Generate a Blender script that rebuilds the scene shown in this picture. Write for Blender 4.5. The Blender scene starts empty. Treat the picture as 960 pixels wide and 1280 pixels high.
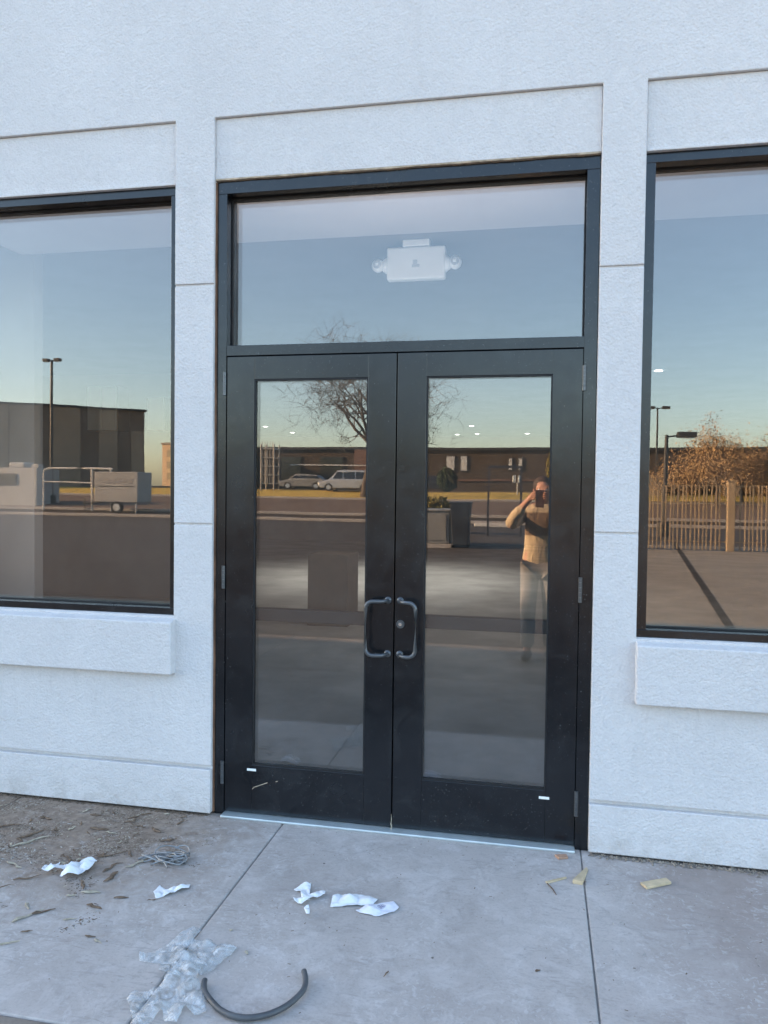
import bpy, bmesh, math, random
from mathutils import Vector, Matrix, noise
SC = bpy.context.scene
COL = SC.collection
rad = math.radians

# ------------------------------------------------------------------ camera
cam_d = bpy.data.cameras.new('camera')
cam = bpy.data.objects.new('camera', cam_d); COL.objects.link(cam)
cam_d.sensor_fit = 'VERTICAL'; cam_d.sensor_height = 36.0
cam_d.lens = 962.9 / 1280 * 36.0
cam_d.clip_start = 0.02; cam_d.clip_end = 3000
_p, _y, _r = rad(-1.64), rad(-11.41), rad(0.69)
fw = Vector((math.sin(_y)*math.cos(_p), math.cos(_y)*math.cos(_p), math.sin(_p)))
rt = Vector((math.cos(_y), -math.sin(_y), 0)); up = rt.cross(fw)
r2 = rt*math.cos(_r) + up*math.sin(_r); u2 = -rt*math.sin(_r) + up*math.cos(_r)
cam.matrix_world = Matrix(((r2.x, u2.x, -fw.x, 0.0), (r2.y, u2.y, -fw.y, -3.33),
                           (r2.z, u2.z, -fw.z, 1.531), (0, 0, 0, 1)))
SC.camera = cam
SC.render.resolution_x = 768; SC.render.resolution_y = 1024

# ------------------------------------------------------------------ sky, sun, exposure
SUN_EL, SUN_AZ = 18.0, -74.5         # azimuth from +Y, clockwise seen from above: low, left and just behind the shop
w = bpy.data.worlds.new('World'); SC.world = w; w.use_nodes = True
nt = w.node_tree; nt.nodes.clear()
sky = nt.nodes.new('ShaderNodeTexSky'); sky.sky_type = 'NISHITA'; sky.sun_disc = False
sky.sun_elevation = rad(SUN_EL); sky.sun_rotation = rad(SUN_AZ)
sky.air_density = 1.0; sky.dust_density = 1.3; sky.ozone_density = 1.2
bg = nt.nodes.new('ShaderNodeBackground'); bg.inputs['Strength'].default_value = 0.15
wo = nt.nodes.new('ShaderNodeOutputWorld')
nt.links.new(sky.outputs[0], bg.inputs[0]); nt.links.new(bg.outputs[0], wo.inputs[0])
sd = bpy.data.lights.new('sun', 'SUN'); sd.energy = 4.6; sd.angle = rad(0.5); sd.color = (1.0, 0.66, 0.38)
sun = bpy.data.objects.new('sun', sd); COL.objects.link(sun)
_to = Vector((math.sin(rad(SUN_AZ))*math.cos(rad(SUN_EL)), math.cos(rad(SUN_AZ))*math.cos(rad(SUN_EL)), math.sin(rad(SUN_EL))))
sun.rotation_euler = _to.to_track_quat('Z', 'Y').to_euler()
SC.view_settings.view_transform = 'Standard'; SC.view_settings.look = 'None'
SC.view_settings.exposure = 2.34; SC.view_settings.gamma = 1.0
SC.cycles.max_bounces = 10; SC.cycles.transparent_max_bounces = 12
SC.cycles.sample_clamp_indirect = 4.0

# ------------------------------------------------------------------ mesh helpers
class MB:
    def __init__(s): s.v = []; s.f = []
    def add(s, vs, fs):
        o = len(s.v); s.v += [tuple(p) for p in vs]; s.f += [tuple(i+o for i in f) for f in fs]; return s
    def box(s, x0, x1, y0, y1, z0, z1, M=None):
        vs = [Vector((x, y, z)) for z in (z0, z1) for y in (y0, y1) for x in (x0, x1)]
        if M: vs = [M @ p for p in vs]
        return s.add(vs, [(0,2,3,1),(4,5,7,6),(0,1,5,4),(2,6,7,3),(0,4,6,2),(1,3,7,5)])
    def tube(s, pts, r, n=8, cap=True):
        pts = [Vector(p) for p in pts]; rs = r if isinstance(r, (list, tuple)) else [r]*len(pts)
        o = len(s.v); ref = None
        for i, p in enumerate(pts):
            d = (pts[min(i+1, len(pts)-1)] - pts[max(i-1, 0)])
            if d.length < 1e-9: d = Vector((0,0,1))
            d.normalize()
            if ref is None: ref = Vector((0,0,1)) if abs(d.z) < .9 else Vector((1,0,0))
            a = d.cross(ref); 
            if a.length < 1e-6: a = d.orthogonal()
            a.normalize(); b = d.cross(a); ref = -b if False else ref
            for k in range(n):
                t = 2*math.pi*k/n
                s.v.append(tuple(p + (a*math.cos(t) + b*math.sin(t))*rs[i]))
        for i in range(len(pts)-1):
            for k in range(n):
                k2 = (k+1) % n
                s.f.append((o+i*n+k, o+i*n+k2, o+(i+1)*n+k2, o+(i+1)*n+k))
        if cap:
            s.f.append(tuple(o+k for k in range(n))[::-1]); e = o+(len(pts)-1)*n
            s.f.append(tuple(e+k for k in range(n)))
        return s
    def disc(s, c, axis, r0, r1, h, n=16):       # frustum along an axis
        c = Vector(c); a = Vector(axis).normalized()
        return s.tube([c, c+a*h], [r0, r1], n)
    def ball(s, c, rx, ry, rz, nu=10, nv=7, M=None):
        vs = []; fs = []
        for j in range(nv+1):
            th = math.pi*j/nv
            for i in range(nu):
                ph = 2*math.pi*i/nu
                p = Vector((c[0]+rx*math.sin(th)*math.cos(ph), c[1]+ry*math.sin(th)*math.sin(ph), c[2]+rz*math.cos(th)))
                vs.append(M @ p if M else p)
        for j in range(nv):
            for i in range(nu):
                i2 = (i+1) % nu
                fs.append((j*nu+i, (j+1)*nu+i, (j+1)*nu+i2, j*nu+i2))
        return s.add(vs, fs)

def root_of(o):
    while o.parent: o = o.parent
    return o
def obj(name, mb, mat, parent=None, bevel=0, smooth=False, local=False, seg=2):
    me = bpy.data.meshes.new(name)
    off = Vector((0,0,0)) if (local or parent is None) else root_of(parent).location
    me.from_pydata([tuple(Vector(p)-off) for p in mb.v], [], mb.f); me.update()
    bm = bmesh.new(); bm.from_mesh(me)
    bmesh.ops.recalc_face_normals(bm, faces=bm.faces)
    if bevel:
        es = [e for e in bm.edges if len(e.link_faces) == 2 and e.calc_face_angle(0) > .5]
        bmesh.ops.bevel(bm, geom=es, offset=bevel, segments=seg, profile=.5, affect='EDGES', clamp_overlap=True)
    bm.to_mesh(me); bm.free()
    if smooth: me.polygons.foreach_set('use_smooth', [True]*len(me.polygons))
    me.materials.append(mat)
    o = bpy.data.objects.new(name, me); COL.objects.link(o)
    if parent: o.parent = parent
    return o
def tag(o, label=None, cat=None, group=None, kind=None):
    if label: o['label'] = label
    if cat: o['category'] = cat
    if group: o['group'] = group
    if kind: o['kind'] = kind
    return o
def thing(name, label, cat, loc=(0,0,0), rz=0, group=None):
    o = bpy.data.objects.new(name, None); COL.objects.link(o); o.location = loc; o.rotation_euler.z = rz
    o.empty_display_size = .1
    return tag(o, label, cat, group)
def copy_tree(o, parent=None):
    c = o.copy(); COL.objects.link(c); c.parent = parent
    for ch in list(o.children): copy_tree(ch, c)
    return c

# ------------------------------------------------------------------ materials
class NB:
    def __init__(s, name):
        s.m = bpy.data.materials.new(name); s.m.use_nodes = True; s.t = s.m.node_tree
        s.t.nodes.clear(); s.out = s.t.nodes.new('ShaderNodeOutputMaterial')
        s.co = s.t.nodes.new('ShaderNodeTexCoord')
        s.geo = s.t.nodes.new('ShaderNodeNewGeometry')
    def n(s, t, **k):
        nd = s.t.nodes.new(t)
        for a, b in k.items(): setattr(nd, a, b)
        return nd
    def set(s, sock, v):
        if isinstance(v, bpy.types.NodeSocket): s.t.links.new(v, sock)
        elif v is not None:
            sock.default_value = (*v, 1) if isinstance(v, tuple) and len(v) == 3 and sock.type == 'RGBA' else v
    def pos(s, scale=(1,1,1)):
        mp = s.n('ShaderNodeMapping'); s.t.links.new(s.geo.outputs['Position'], mp.inputs[0]); mp.inputs['Scale'].default_value = scale
        return mp.outputs[0]
    def noise(s, sc, det=4, rough=.55, vec=None, dist=0):
        nd = s.n('ShaderNodeTexNoise'); nd.inputs['Scale'].default_value = sc; nd.inputs['Detail'].default_value = det
        nd.inputs['Roughness'].default_value = rough; nd.inputs['Distortion'].default_value = dist
        s.t.links.new(vec or s.geo.outputs['Position'], nd.inputs['Vector']); return nd.outputs['Fac']
    def voro(s, sc, vec=None):
        nd = s.n('ShaderNodeTexVoronoi'); nd.inputs['Scale'].default_value = sc
        s.t.links.new(vec or s.geo.outputs['Position'], nd.inputs['Vector']); return nd.outputs['Distance']
    def ramp(s, fac, a, b, lo=0., hi=1.):
        nd = s.n('ShaderNodeMapRange'); nd.clamp = True
        for i, v in ((0, fac), (1, a), (2, b), (3, lo), (4, hi)): s.set(nd.inputs[i], v)
        return nd.outputs[0]
    def mix(s, fac, a, b, mode='MIX'):
        nd = s.n('ShaderNodeMix', data_type='RGBA', blend_type=mode)
        s.set(nd.inputs[0], fac); s.set(nd.inputs[6], a); s.set(nd.inputs[7], b); return nd.outputs[2]
    def math(s, op, a, b=None):
        nd = s.n('ShaderNodeMath', operation=op); s.set(nd.inputs[0], a)
        if b is not None: s.set(nd.inputs[1], b)
        return nd.outputs[0]
    def bump(s, h, st=.3, d=.01, prev=None):
        nd = s.n('ShaderNodeBump'); nd.inputs['Strength'].default_value = st; nd.inputs['Distance'].default_value = d
        s.set(nd.inputs['Height'], h)
        if prev: s.t.links.new(prev, nd.inputs['Normal'])
        return nd.outputs[0]
    def sep(s):
        nd = s.n('ShaderNodeSeparateXYZ'); s.t.links.new(s.geo.outputs['Position'], nd.inputs[0]); return nd.outputs
    def bsdf(s, col, rough=.7, metal=0, spec=.5, nrm=None, **kw):
        nd = s.n('ShaderNodeBsdfPrincipled'); s.set(nd.inputs['Base Color'], col); s.set(nd.inputs['Roughness'], rough)
        s.set(nd.inputs['Metallic'], metal); s.set(nd.inputs['Specular IOR Level'], spec)
        if nrm: s.t.links.new(nrm, nd.inputs['Normal'])
        for k, v in kw.items(): s.set(nd.inputs[k.replace('_', ' ')], v)
        return nd
    def done(s, sh):
        s.t.links.new(sh if isinstance(sh, bpy.types.NodeSocket) else sh.outputs[0], s.out.inputs[0]); return s.m
def simple(name, col, rough=.6, metal=0, var=.15, sc=6., bump=0, bsc=60., spec=.5):
    b = NB(name); f = b.noise(sc, 5)
    c = b.mix(b.ramp(f, .3, .7), tuple(x*(1-var) for x in col), tuple(min(1, x*(1+var)) for x in col))
    n = b.bump(b.noise(bsc, 4), bump, .004) if bump else None
    return b.done(b.bsdf(c, rough, metal, spec, n))

def m_stucco():
    b = NB('white_stucco')
    big = b.noise(1.7, 5, .6); mid = b.noise(26, 4, .6, dist=.6); grain = b.noise(88, 4, .68, dist=.5); pit = b.voro(95)
    c = b.mix(b.ramp(big, .3, .7), (.595, .574, .562), (.662, .637, .622))
    c = b.mix(b.ramp(mid, .45, .72, 0, .22), c, (.49, .485, .49))
    c = b.mix(b.ramp(grain, .50, .70, 0, .24), c, (0.433, 0.429, 0.437)); c = b.mix(b.ramp(grain, .46, .33, 0, .6), c, (0.661, 0.654, 0.650))
    c = b.mix(b.ramp(b.noise(11, 5, .65, dist=1.0), .55, .72, 0, .35), c, (.70, .68, .665))
    c = b.mix(b.ramp(b.noise(2.6, 5, .7, b.pos((3, 3, .5))), .58, .75, 0, .28), c, (0.471, 0.456, 0.433))
    x, y, z = b.sep()
    under = b.math('MULTIPLY', b.ramp(z, .30, .66), b.math('LESS_THAN', z, .665)); under = b.math('MULTIPLY', under, b.math('GREATER_THAN', b.math('ABSOLUTE', b.math('ADD', x, .63)), 1.03))
    drip = b.math('MULTIPLY', under, b.ramp(b.noise(9, 5, .7, b.pos((4, 4, .35))), .54, .74, 0, .38)); c = b.mix(drip, c, (.40, .375, .345))
    dirt = b.math('MULTIPLY', b.ramp(z, 0.0, .16, 1, 0), b.ramp(b.noise(9, 5, .7), .42, .7))
    c = b.mix(b.math('MULTIPLY', dirt, .55), c, (0.319, 0.281, 0.236))
    h = b.math('ADD', b.math('MULTIPLY', grain, .6), b.math('MULTIPLY', mid, .9))
    n = b.bump(h, .55, .009); n = b.bump(pit, .4, .005, n)
    return b.done(b.bsdf(c, .85, 0, .25, n))
def m_frame():
    b = NB('charcoal_aluminium')
    sm = b.noise(3.2, 6, .65, dist=.8); st = b.noise(9, 5, .65, dist=.4)
    c = b.mix(b.ramp(sm, .4, .75), (.003, .004, .006), (.008, .010, .013))
    c = b.mix(b.ramp(b.noise(38, 5, .7), .66, .80, 0, .22), c, (.09, .085, .075)); c = b.mix(b.ramp(b.noise(6.5, 6, .72, dist=1.2), .52, .78, 0, .5), c, (.034, .036, .037)); c = b.mix(b.ramp(b.noise(150, 2, .5), .70, .74, 0, .5), c, (.2, .2, .19))
    r = b.ramp(b.math('ADD', b.math('MULTIPLY', sm, .6), b.math('MULTIPLY', st, .4)), .3, .7, .15, .30)
    return b.done(b.bsdf(c, r, 0, .60, b.bump(b.noise(7, 2), .06, .01)))
def m_glass(name, R=.105, T=(.96, .975, .975), dust=.018):
    b = NB(name)
    lw = b.n('ShaderNodeLayerWeight'); lw.inputs[0].default_value = .5
    n = b.bump(b.noise(1.5, 2, .4), .10, .004); b.t.links.new(n, lw.inputs['Normal'])
    fac = b.math('ADD', b.math('MULTIPLY', b.math('POWER', lw.outputs['Facing'], 5.), 1-R), R)
    tr = b.n('ShaderNodeBsdfTransparent'); tr.inputs[0].default_value = (*T, 1)
    gl = b.n('ShaderNodeBsdfGlossy'); gl.inputs['Roughness'].default_value = 0.0; gl.inputs[0].default_value = (1, .965, .94, 1)
    b.t.links.new(n, gl.inputs['Normal'])
    mx = b.n('ShaderNodeMixShader'); b.set(mx.inputs[0], fac); b.t.links.new(tr.outputs[0], mx.inputs[1]); b.t.links.new(gl.outputs[0], mx.inputs[2])
    df = b.n('ShaderNodeBsdfDiffuse'); df.inputs[0].default_value = (.55, .52, .47, 1)
    spots = b.ramp(b.noise(30, 4, .7), .69, .78, 0, .10)
    haze = b.math('ADD', b.math('ADD', b.ramp(b.noise(2.2, 5, .65, dist=.6), .35, .8, dust*.4, dust*2.0), spots), 0.0)
    m2 = b.n('ShaderNodeMixShader'); b.set(m2.inputs[0], haze); b.t.links.new(mx.outputs[0], m2.inputs[1]); b.t.links.new(df.outputs[0], m2.inputs[2])
    return b.done(m2)
def m_concrete(name='pavement_concrete', old=False):
    b = NB(name); x, y, z = b.sep()
    big = b.noise(1.3, 6, .6, dist=.5); mid = b.noise(7, 6, .65, dist=.9); fine = b.noise(90, 5, .7)
    c = b.mix(b.ramp(big, .32, .68), (.39, .347, .315), (.50, .452, .415))
    c = b.mix(b.ramp(mid, .48, .66, 0, .6), c, (.565, .522, .49)); c = b.mix(b.ramp(b.noise(4.5, 7, .7, dist=1.2), .52, .70, 0, .55), c, (0.320, 0.288, 0.260))
    c = b.mix(b.ramp(b.noise(14, 6, .7, dist=1.5), .56, .72, 0, .4), c, (0.216, 0.200, 0.188))
    c = b.mix(b.ramp(fine, .5, .75, 0, .35), c, (0.200, 0.188, 0.176))
    # soil blown against the wall at the left, reddish wash at the right
    n1 = b.noise(3.4, 6, .68, dist=1.0)
    dl = b.math('MULTIPLY', b.ramp(x, -1.05, -1.75), b.ramp(y, -1.15, -.3))
    ml = b.ramp(b.math('ADD', b.math('MULTIPLY', dl, .55), b.math('MULTIPLY', b.math('ADD', b.math('MULTIPLY', n1, .7), b.math('MULTIPLY', b.noise(9, 6, .7, dist=1.8), .5)), .75)), .53, .88, 0, .92)
    c = b.mix(ml, c, b.mix(b.ramp(b.noise(22, 5, .7), .35, .65), (.165, .115, .080), (.30, .225, .165)))
    dr = b.math('MULTIPLY', b.ramp(x, .12, .75), b.ramp(y, -1.6, -.2, .35, 1))
    mr = b.ramp(b.math('ADD', b.math('MULTIPLY', dr, .5), b.math('MULTIPLY', b.noise(2.6, 5, .6), .5)), .32, .72, 0, .62)
    c = b.mix(mr, c, (0.240, 0.180, 0.152))
    splat = b.math('MULTIPLY', b.ramp(b.noise(31, 5, .68, dist=1.4), .545, .61), b.ramp(b.noise(3.1, 4, .6), .42, .58)); c = b.mix(b.math('MULTIPLY', splat, .30), c, (.66, .64, .62))
    scuff = b.math('MULTIPLY', b.ramp(b.noise(7, 5, .7, b.pos((1.2, 6, 1)), 1.2), .54, .62), b.ramp(b.noise(2.3, 3, .6), .42, .6)); c = b.mix(b.math('MULTIPLY', scuff, .42), c, (.25, .225, .205))
    c = b.mix(b.ramp(b.noise(45, 3, .6), .715, .74, 0, .7), c, (0.496, 0.496, 0.488))
    c = b.mix(b.ramp(b.noise(17, 2, .4), .765, .78, 0, .75), c, (0.056, 0.048, 0.040))
    if old: c = b.mix(1.0, c, b.mix(b.ramp(b.noise(1.8, 6, .65, dist=.8), .35, .65), (.30, .275, .24), (.52, .48, .43)), 'MULTIPLY')
    n = b.bump(b.noise(160, 4, .7), .18, .003); n = b.bump(mid, .12, .01, n)
    return b.done(b.bsdf(c, b.ramp(mid, .3, .7, .62, .9), 0, .3, n))
def m_asphalt():
    b = NB('asphalt'); f = b.noise(.25, 6, .6); g = b.noise(60, 3, .7)
    c = b.mix(b.ramp(f, .3, .7), (.042, .033, .026), (.06, .048, .039)); c = b.mix(b.ramp(g, .5, .8, 0, .4), c, (.1, .095, .09))
    return b.done(b.bsdf(c, .85, 0, .3, b.bump(g, .3, .01)))
def m_ground(name, a, bcol, sc=.4):
    b = NB(name); f = b.noise(sc, 7, .65)
    c = b.mix(b.ramp(f, .3, .7), a, bcol); c = b.mix(b.ramp(b.noise(8, 5, .7), .4, .7, 0, .5), c, tuple(v*.6 for v in a))
    return b.done(b.bsdf(c, .95, 0, .1, b.bump(b.noise(12, 5, .7), .6, .08)))
def m_brick(name, a, bcol, mortar, sx=4.):
    b = NB(name)
    x, y, z = b.sep(); cv = b.n('ShaderNodeCombineXYZ'); b.set(cv.inputs[0], b.math('ADD', x, y)); b.set(cv.inputs[1], z)
    nd = b.n('ShaderNodeTexBrick'); nd.inputs['Scale'].default_value = sx; nd.inputs['Color1'].default_value = (*a, 1)
    nd.inputs['Color2'].default_value = (*bcol, 1); nd.inputs['Mortar'].default_value = (*mortar, 1)
    b.t.links.new(cv.outputs[0], nd.inputs['Vector'])
    c = b.mix(b.ramp(b.noise(.5, 5), .3, .7, 0, .4), nd.outputs[0], tuple(v*.7 for v in a))
    return b.done(b.bsdf(c, .9, 0, .2))
def m_emit(name, col, st):
    b = NB(name); e = b.n('ShaderNodeEmission'); e.inputs[0].default_value = (*col, 1); e.inputs[1].default_value = st; return b.done(e)
def m_film():
    b = NB('clear_plastic_film')
    tr = b.n('ShaderNodeBsdfTransparent'); tr.inputs[0].default_value = (.93, .94, .94, 1)
    n = b.bump(b.noise(60, 4, .6), .5, .006)
    p = b.bsdf((.88, .89, .89), .2, 0, .7, n)
    mx = b.n('ShaderNodeMixShader'); b.set(mx.inputs[0], b.ramp(b.noise(24, 6, .7, dist=1.2), .38, .69, .04, .50))
    b.t.links.new(tr.outputs[0], mx.inputs[1]); b.t.links.new(p.outputs[0], mx.inputs[2]); return b.done(mx)
def m_paper(name, a=(.80, .81, .82), ink=False):
    b = NB(name); c = b.mix(b.ramp(b.noise(25, 5, .6), .4, .75), a, tuple(v*.88 for v in a))
    if ink:
        x, y, z = b.sep(); d = b.math('ADD', b.math('POWER', b.math('SUBTRACT', x, -.542), 2.), b.math('POWER', b.math('SUBTRACT', y, -.604), 2.))
        c = b.mix(b.math('MULTIPLY', b.ramp(d, .00028, .00018), b.ramp(b.noise(260, 2), .42, .5)), c, (.22, .22, .32))
    return b.done(b.bsdf(c, .8, 0, .2))

M = dict(
    stucco=m_stucco(), frame=m_frame(), glass=m_glass('door_glass'), wglass=m_glass('window_glass', .105, (.955, .97, .97), .012),
    concrete=m_concrete(), oldconcrete=m_concrete('weathered_concrete', True), asphalt=m_asphalt(),
    joint=simple('joint_dirt', (.20, .185, .17), .95, 0, .3, 30),
    foam=simple('raw_foam_edge', (.42, .34, .25), .95, 0, .4, 25, .5, 90),
    rustwood=simple('raw_wood_shim_edge', (.16, .085, .05), .9, 0, .5, 12),
    alu=simple('threshold_aluminium', (.62, .68, .68), .38, .6, .12, 9),
    handle=simple('bronze_pull', (.11, .115, .12), .34, .5, .1, 8),
    chrome=simple('lock_steel', (.75, .75, .75), .25, 1, .05),
    rubber=simple('black_gasket', (.008, .008, .009), .6),
    label=simple('white_sticker', (.82, .84, .80), .6, 0, .05),
    drywall=simple('unpainted_drywall', (.20, .18, .165), .9, 0, .12, 2.), ceil=simple('ceiling_grey', (.16, .15, .145), .9, 0, .1, 2),
    soffit=simple('soffit_white', (.36, .34, .34), .9, 0, .06, 2), ifloor=simple('dusty_slab', (.22, .215, .20), .8, 0, .3, 1.4),
    column=simple('taped_drywall', (.22, .20, .18), .9, 0, .08, 3), card=simple('cardboard', (.10, .07, .045), .9, 0, .15, 5),
    wplastic=simple('white_plastic', (.80, .82, .82), .45, 0, .04), greyled=simple('grey_lens', (.4, .42, .44), .3),
    hose=simple('grey_rubber_hose', (.075, .078, .082), .45, 0, .3, 14, .2, 80),
    hosein=simple('hose_bore', (.01, .01, .01), .9), pine=simple('pale_pine', (.55, .43, .27), .75, 0, .15, 30, .2, 120),
    twig=simple('dry_bark', (.15, .10, .065), .9, 0, .45, 40, .5, 150), straw=simple('dry_straw', (.38, .33, .25), .85, 0, .3, 40),
    wire=simple('dull_wire', (.25, .25, .25), .5, .4, .3, 30), soil=simple('dry_soil', (.16, .115, .08), 1, 0, .4, 30, .6, 120),
    grit=simple('pale_grit', (.42, .39, .35), .95, 0, .45, 60), film=m_film(), paper=m_paper('white_paper'), pink=m_paper('printed_paper', (.78, .78, .83), True),
    redwood=simple('reddish_wood', (.40, .24, .16), .8, 0, .2, 30),
    mossy=simple('damp_soil', (.24, .20, .16), 1, 0, .4, 40, .6, 120),
)

# ------------------------------------------------------------------ ground behind the photographer (seen in the glass)
PROF = [(-60, -.12), (33, -.12), (38, .12), (50, .85), (58, 1.42), (75, 1.55), (150, 1.7), (900, 2.2)]
def gz(Y):
    for (a, za), (b, zb) in zip(PROF, PROF[1:]):
        if Y <= b: return za + (zb-za)*max(0, (Y-a)/(b-a))
    return PROF[-1][1]
def strip(name, Y0, Y1, mat, dz, x0=-700, x1=700, kind='structure'):
    ys = [Y0] + [p[0] for p in PROF if Y0 < p[0] < Y1] + [Y1]; mb = MB()
    for Y in ys: mb.v += [(x0, -Y, gz(Y)+dz), (x1, -Y, gz(Y)+dz)]
    mb.f = [(2*i, 2*i+1, 2*i+3, 2*i+2) for i in range(len(ys)-1)]
    return tag(obj(name, mb, mat), kind=kind)
strip('ground', -60, 900, m_ground('dry_field', (.12, .09, .05), (.17, .13, .07), .05), -.012)
strip('parking_lot', 4.22, 34, M['asphalt'], 0)
M['kerbc'] = simple('kerb_concrete', (.32, .29, .26), .9, 0, .15, 3)
strip('road', 38, 49.5, m_ground('worn_road', (.15, .11, .085), (.20, .15, .115), .3), 0)
strip('verge', 49.9, 59, m_ground('winter_grass', (.50, .34, .08), (.60, .42, .11), .6), 0)
strip('median', 34.3, 37.7, m_ground('dark_mulch', (.05, .04, .03), (.08, .06, .045), .6), 0)
for Y in (34, 37.7, 49.5):
    mb = MB().box(-300, 300, -Y-.3, -Y, gz(Y)-.1, gz(Y)+.14); tag(obj('kerb', mb, M['kerbc'], bevel=.02), kind='structure')
M['pad'] = m_ground('pale_lot_concrete', (.27, .235, .19), (.34, .30, .245), .5)
strip('concrete_apron', 4.23, 22, M['pad'], .004, 1.15, 60)
# pavement of separate slabs in front of the shop
pave = bpy.data.objects.new('pavement', None); COL.objects.link(pave); pave['kind'] = 'structure'
obj('slab_bedding', MB().box(-45, 20, -4.18, .05, -.30, -.0055), M['joint'], pave)
JX = [-9.1 + 1.325*i for i in range(13)]      # joints at x = -2.475, -1.15, 0.2
JX = [-9.075, -7.755, -6.435, -5.115, -3.795, -2.475, -1.125, .197, 1.52, 2.84, 4.16, 5.48, 6.8]
JY = [.045, -1.40, -2.80, -4.2]
for i in range(len(JX)-1):
    for j in range(3):
        mb = MB().box(JX[i]+.0025, JX[i+1]-.0025, JY[j+1]+.0025, JY[j]-.0025, -.11, random.Random(i*7+j).uniform(-.0012, .0012))
        obj('slab', mb, M['concrete' if j == 0 else 'oldconcrete'], pave, bevel=.006)
obj('slab', MB().box(-45, JX[0]-.003, -4.2, .045, -.11, 0), M['concrete'], pave, bevel=.006)
obj('slab', MB().box(JX[-1]+.003, 20, -4.2, .045, -.11, 0), M['concrete'], pave, bevel=.006)

# ------------------------------------------------------------------ the shop
shop = thing('storefront_building', 'white stuccoed shop front with dark framed double doors between two large windows', 'building', (-.62, 0, 0))
WL0, WL1, CL0, CL1, WR0, WR1 = -3.37, -1.673, -1.4815, .2275, .4035, 2.10
PT, WB = 3.2165, .926          # panel top, window bottom
G = .0055
xs = [-45, -3.58, WL0, WL1, CL0, CL1, WR0, WR1, 2.28, 20]
zs = [.012, .225-.009, .225+.009, WB-.0, 1.3605-G, 1.3605+G, 2.4635-G, 2.4635+G, PT, 4.95]
def depth(i, j):
    """depth of a facade cell behind the wall face: None is an opening"""
    z = zs[j]
    bay = {2: 1, 4: 2, 6: 3}.get(i, 0)
    if j == 8: return 0
    if bay == 2: return None
    if bay in (1, 3) and j >= 3: return None
    if j == 0: return -.007
    if j == 1: return .02
    if j in (4, 6) and i in (1, 3, 5, 7): return .009
    return 0
mb = MB(); V3 = {}
def vid(x, y, z):
    k = (round(x, 5), round(y, 5), round(z, 5))
    if k not in V3: V3[k] = len(mb.v); mb.v.append(k)
    return V3[k]
for i in range(len(xs)-1):
    for j in range(len(zs)-1):
        d = depth(i, j)
        if d is None: continue
        x0, x1, z0, z1 = xs[i], xs[i+1], zs[j], zs[j+1]
        mb.f.append((vid(x0, d, z0), vid(x1, d, z0), vid(x1, d, z1), vid(x0, d, z1)))
        for di, dj, e in ((1, 0, (x1, z0, x1, z1)), (-1, 0, (x0, z1, x0, z0)), (0, 1, (x1, z1, x0, z1)), (0, -1, (x0, z0, x1, z0))):
            a, c = i+di, j+dj
            if not (0 <= a < len(xs)-1): continue
            d2 = .16 if not (0 <= c < len(zs)-1) else depth(a, c)
            if d2 is None: d2 = .16
            if d2 > d + 1e-6:
                xa, za, xb, zb = e
                mb.f.append((vid(xa, d, za), vid(xb, d, zb), vid(xb, d2, zb), vid(xa, d2, za)))
obj('wall', mb, M['stucco'], shop, bevel=.0035)
# solid core behind the render coat, roof, side and back walls
core = MB().box(-45, 20, .165, .42, PT+.02, 4.94).box(-45, -3.385, .165, .42, .012, PT+.02).box(2.115, 20, .165, .42, .012, PT+.02)
core.box(-45, 20, 18.8, 19.1, 0, 4.94).box(-45, -44.7, .42, 18.8, 0, 4.94).box(19.7, 20, .42, 18.8, 0, 4.94)
obj('masonry_core', core, M['drywall'], shop)
obj('roof', MB().box(-44.7, 19.7, .42, 18.8, 3.55, 3.75), M['drywall'], shop)
for x0, x1 in ((WL0+.001, WL1-.002), (CL0+.0005, CL1-.0005), (WR0+.001, WR1-.001)):
    obj('recessed_panel', MB().box(x0, x1, .016, .16, 2.941 if x0 == CL0+.0005 else 2.936, PT-.001), M['stucco'], shop, bevel=.003)
for x0, x1 in ((WL0+.002, WL1-.003), (WR0+.002, WR1-.002)):
    obj('drip_bead', MB().box(x0, x1, .006, .03, 2.9285, 2.9395), M['stucco'], shop, bevel=.002)
# rough unfinished edge over the door frame, and down its left side
rr = random.Random(3); mb = MB(); n = 90
for k in range(n+1):
    x = CL0 + .003 + (CL1-CL0-.006)*k/n; j = noise.noise((x*9, 1.3, 0))*.0035 + noise.noise((x*40, 5, 0))*.002
    mb.v += [(x, .012+j*.6, 2.944), (x, .013+j, 2.9375+j*.9), (x, .05, 2.937+j*.9)]
for k in range(n): 
    for a in (0, 1): mb.f.append((k*3+a, k*3+3+a, k*3+4+a, k*3+1+a))
obj('torn_edge', mb, M['foam'], shop)
mb = MB(); n = 120
for k in range(n+1):
    z = .01 + 2.92*k/n; j = noise.noise((z*6, 7.1, 0))*.0022 + noise.noise((z*35, 5, 0))*.001
    mb.v += [(CL0+.0007, .018+j, z), (CL0+.0035+j, .024, z), (CL0+.006+j, .045, z)]
for k in range(n):
    for a in (0, 1): mb.f.append((k*3+a, k*3+3+a, k*3+4+a, k*3+1+a))
obj('shim_gap', mb, M['rustwood'], shop)
def sill(x0, x1):
    m = MB(); prof = [(.02, .660), (-.048, .660), (-.050, .905), (.02, .921)]
    for x in (x0, x1): m.v += [(x, y, z) for y, z in prof]
    m.f = [(0,1,2,3), (7,6,5,4)] + [(k, (k+1) % 4, 4+(k+1) % 4, 4+k)[::-1] for k in range(4)]
    obj('sill', m, M['stucco'], shop, bevel=.006, seg=3)
sill(WL0-.01, -1.663); sill(.402, WR1+.01)

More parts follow.
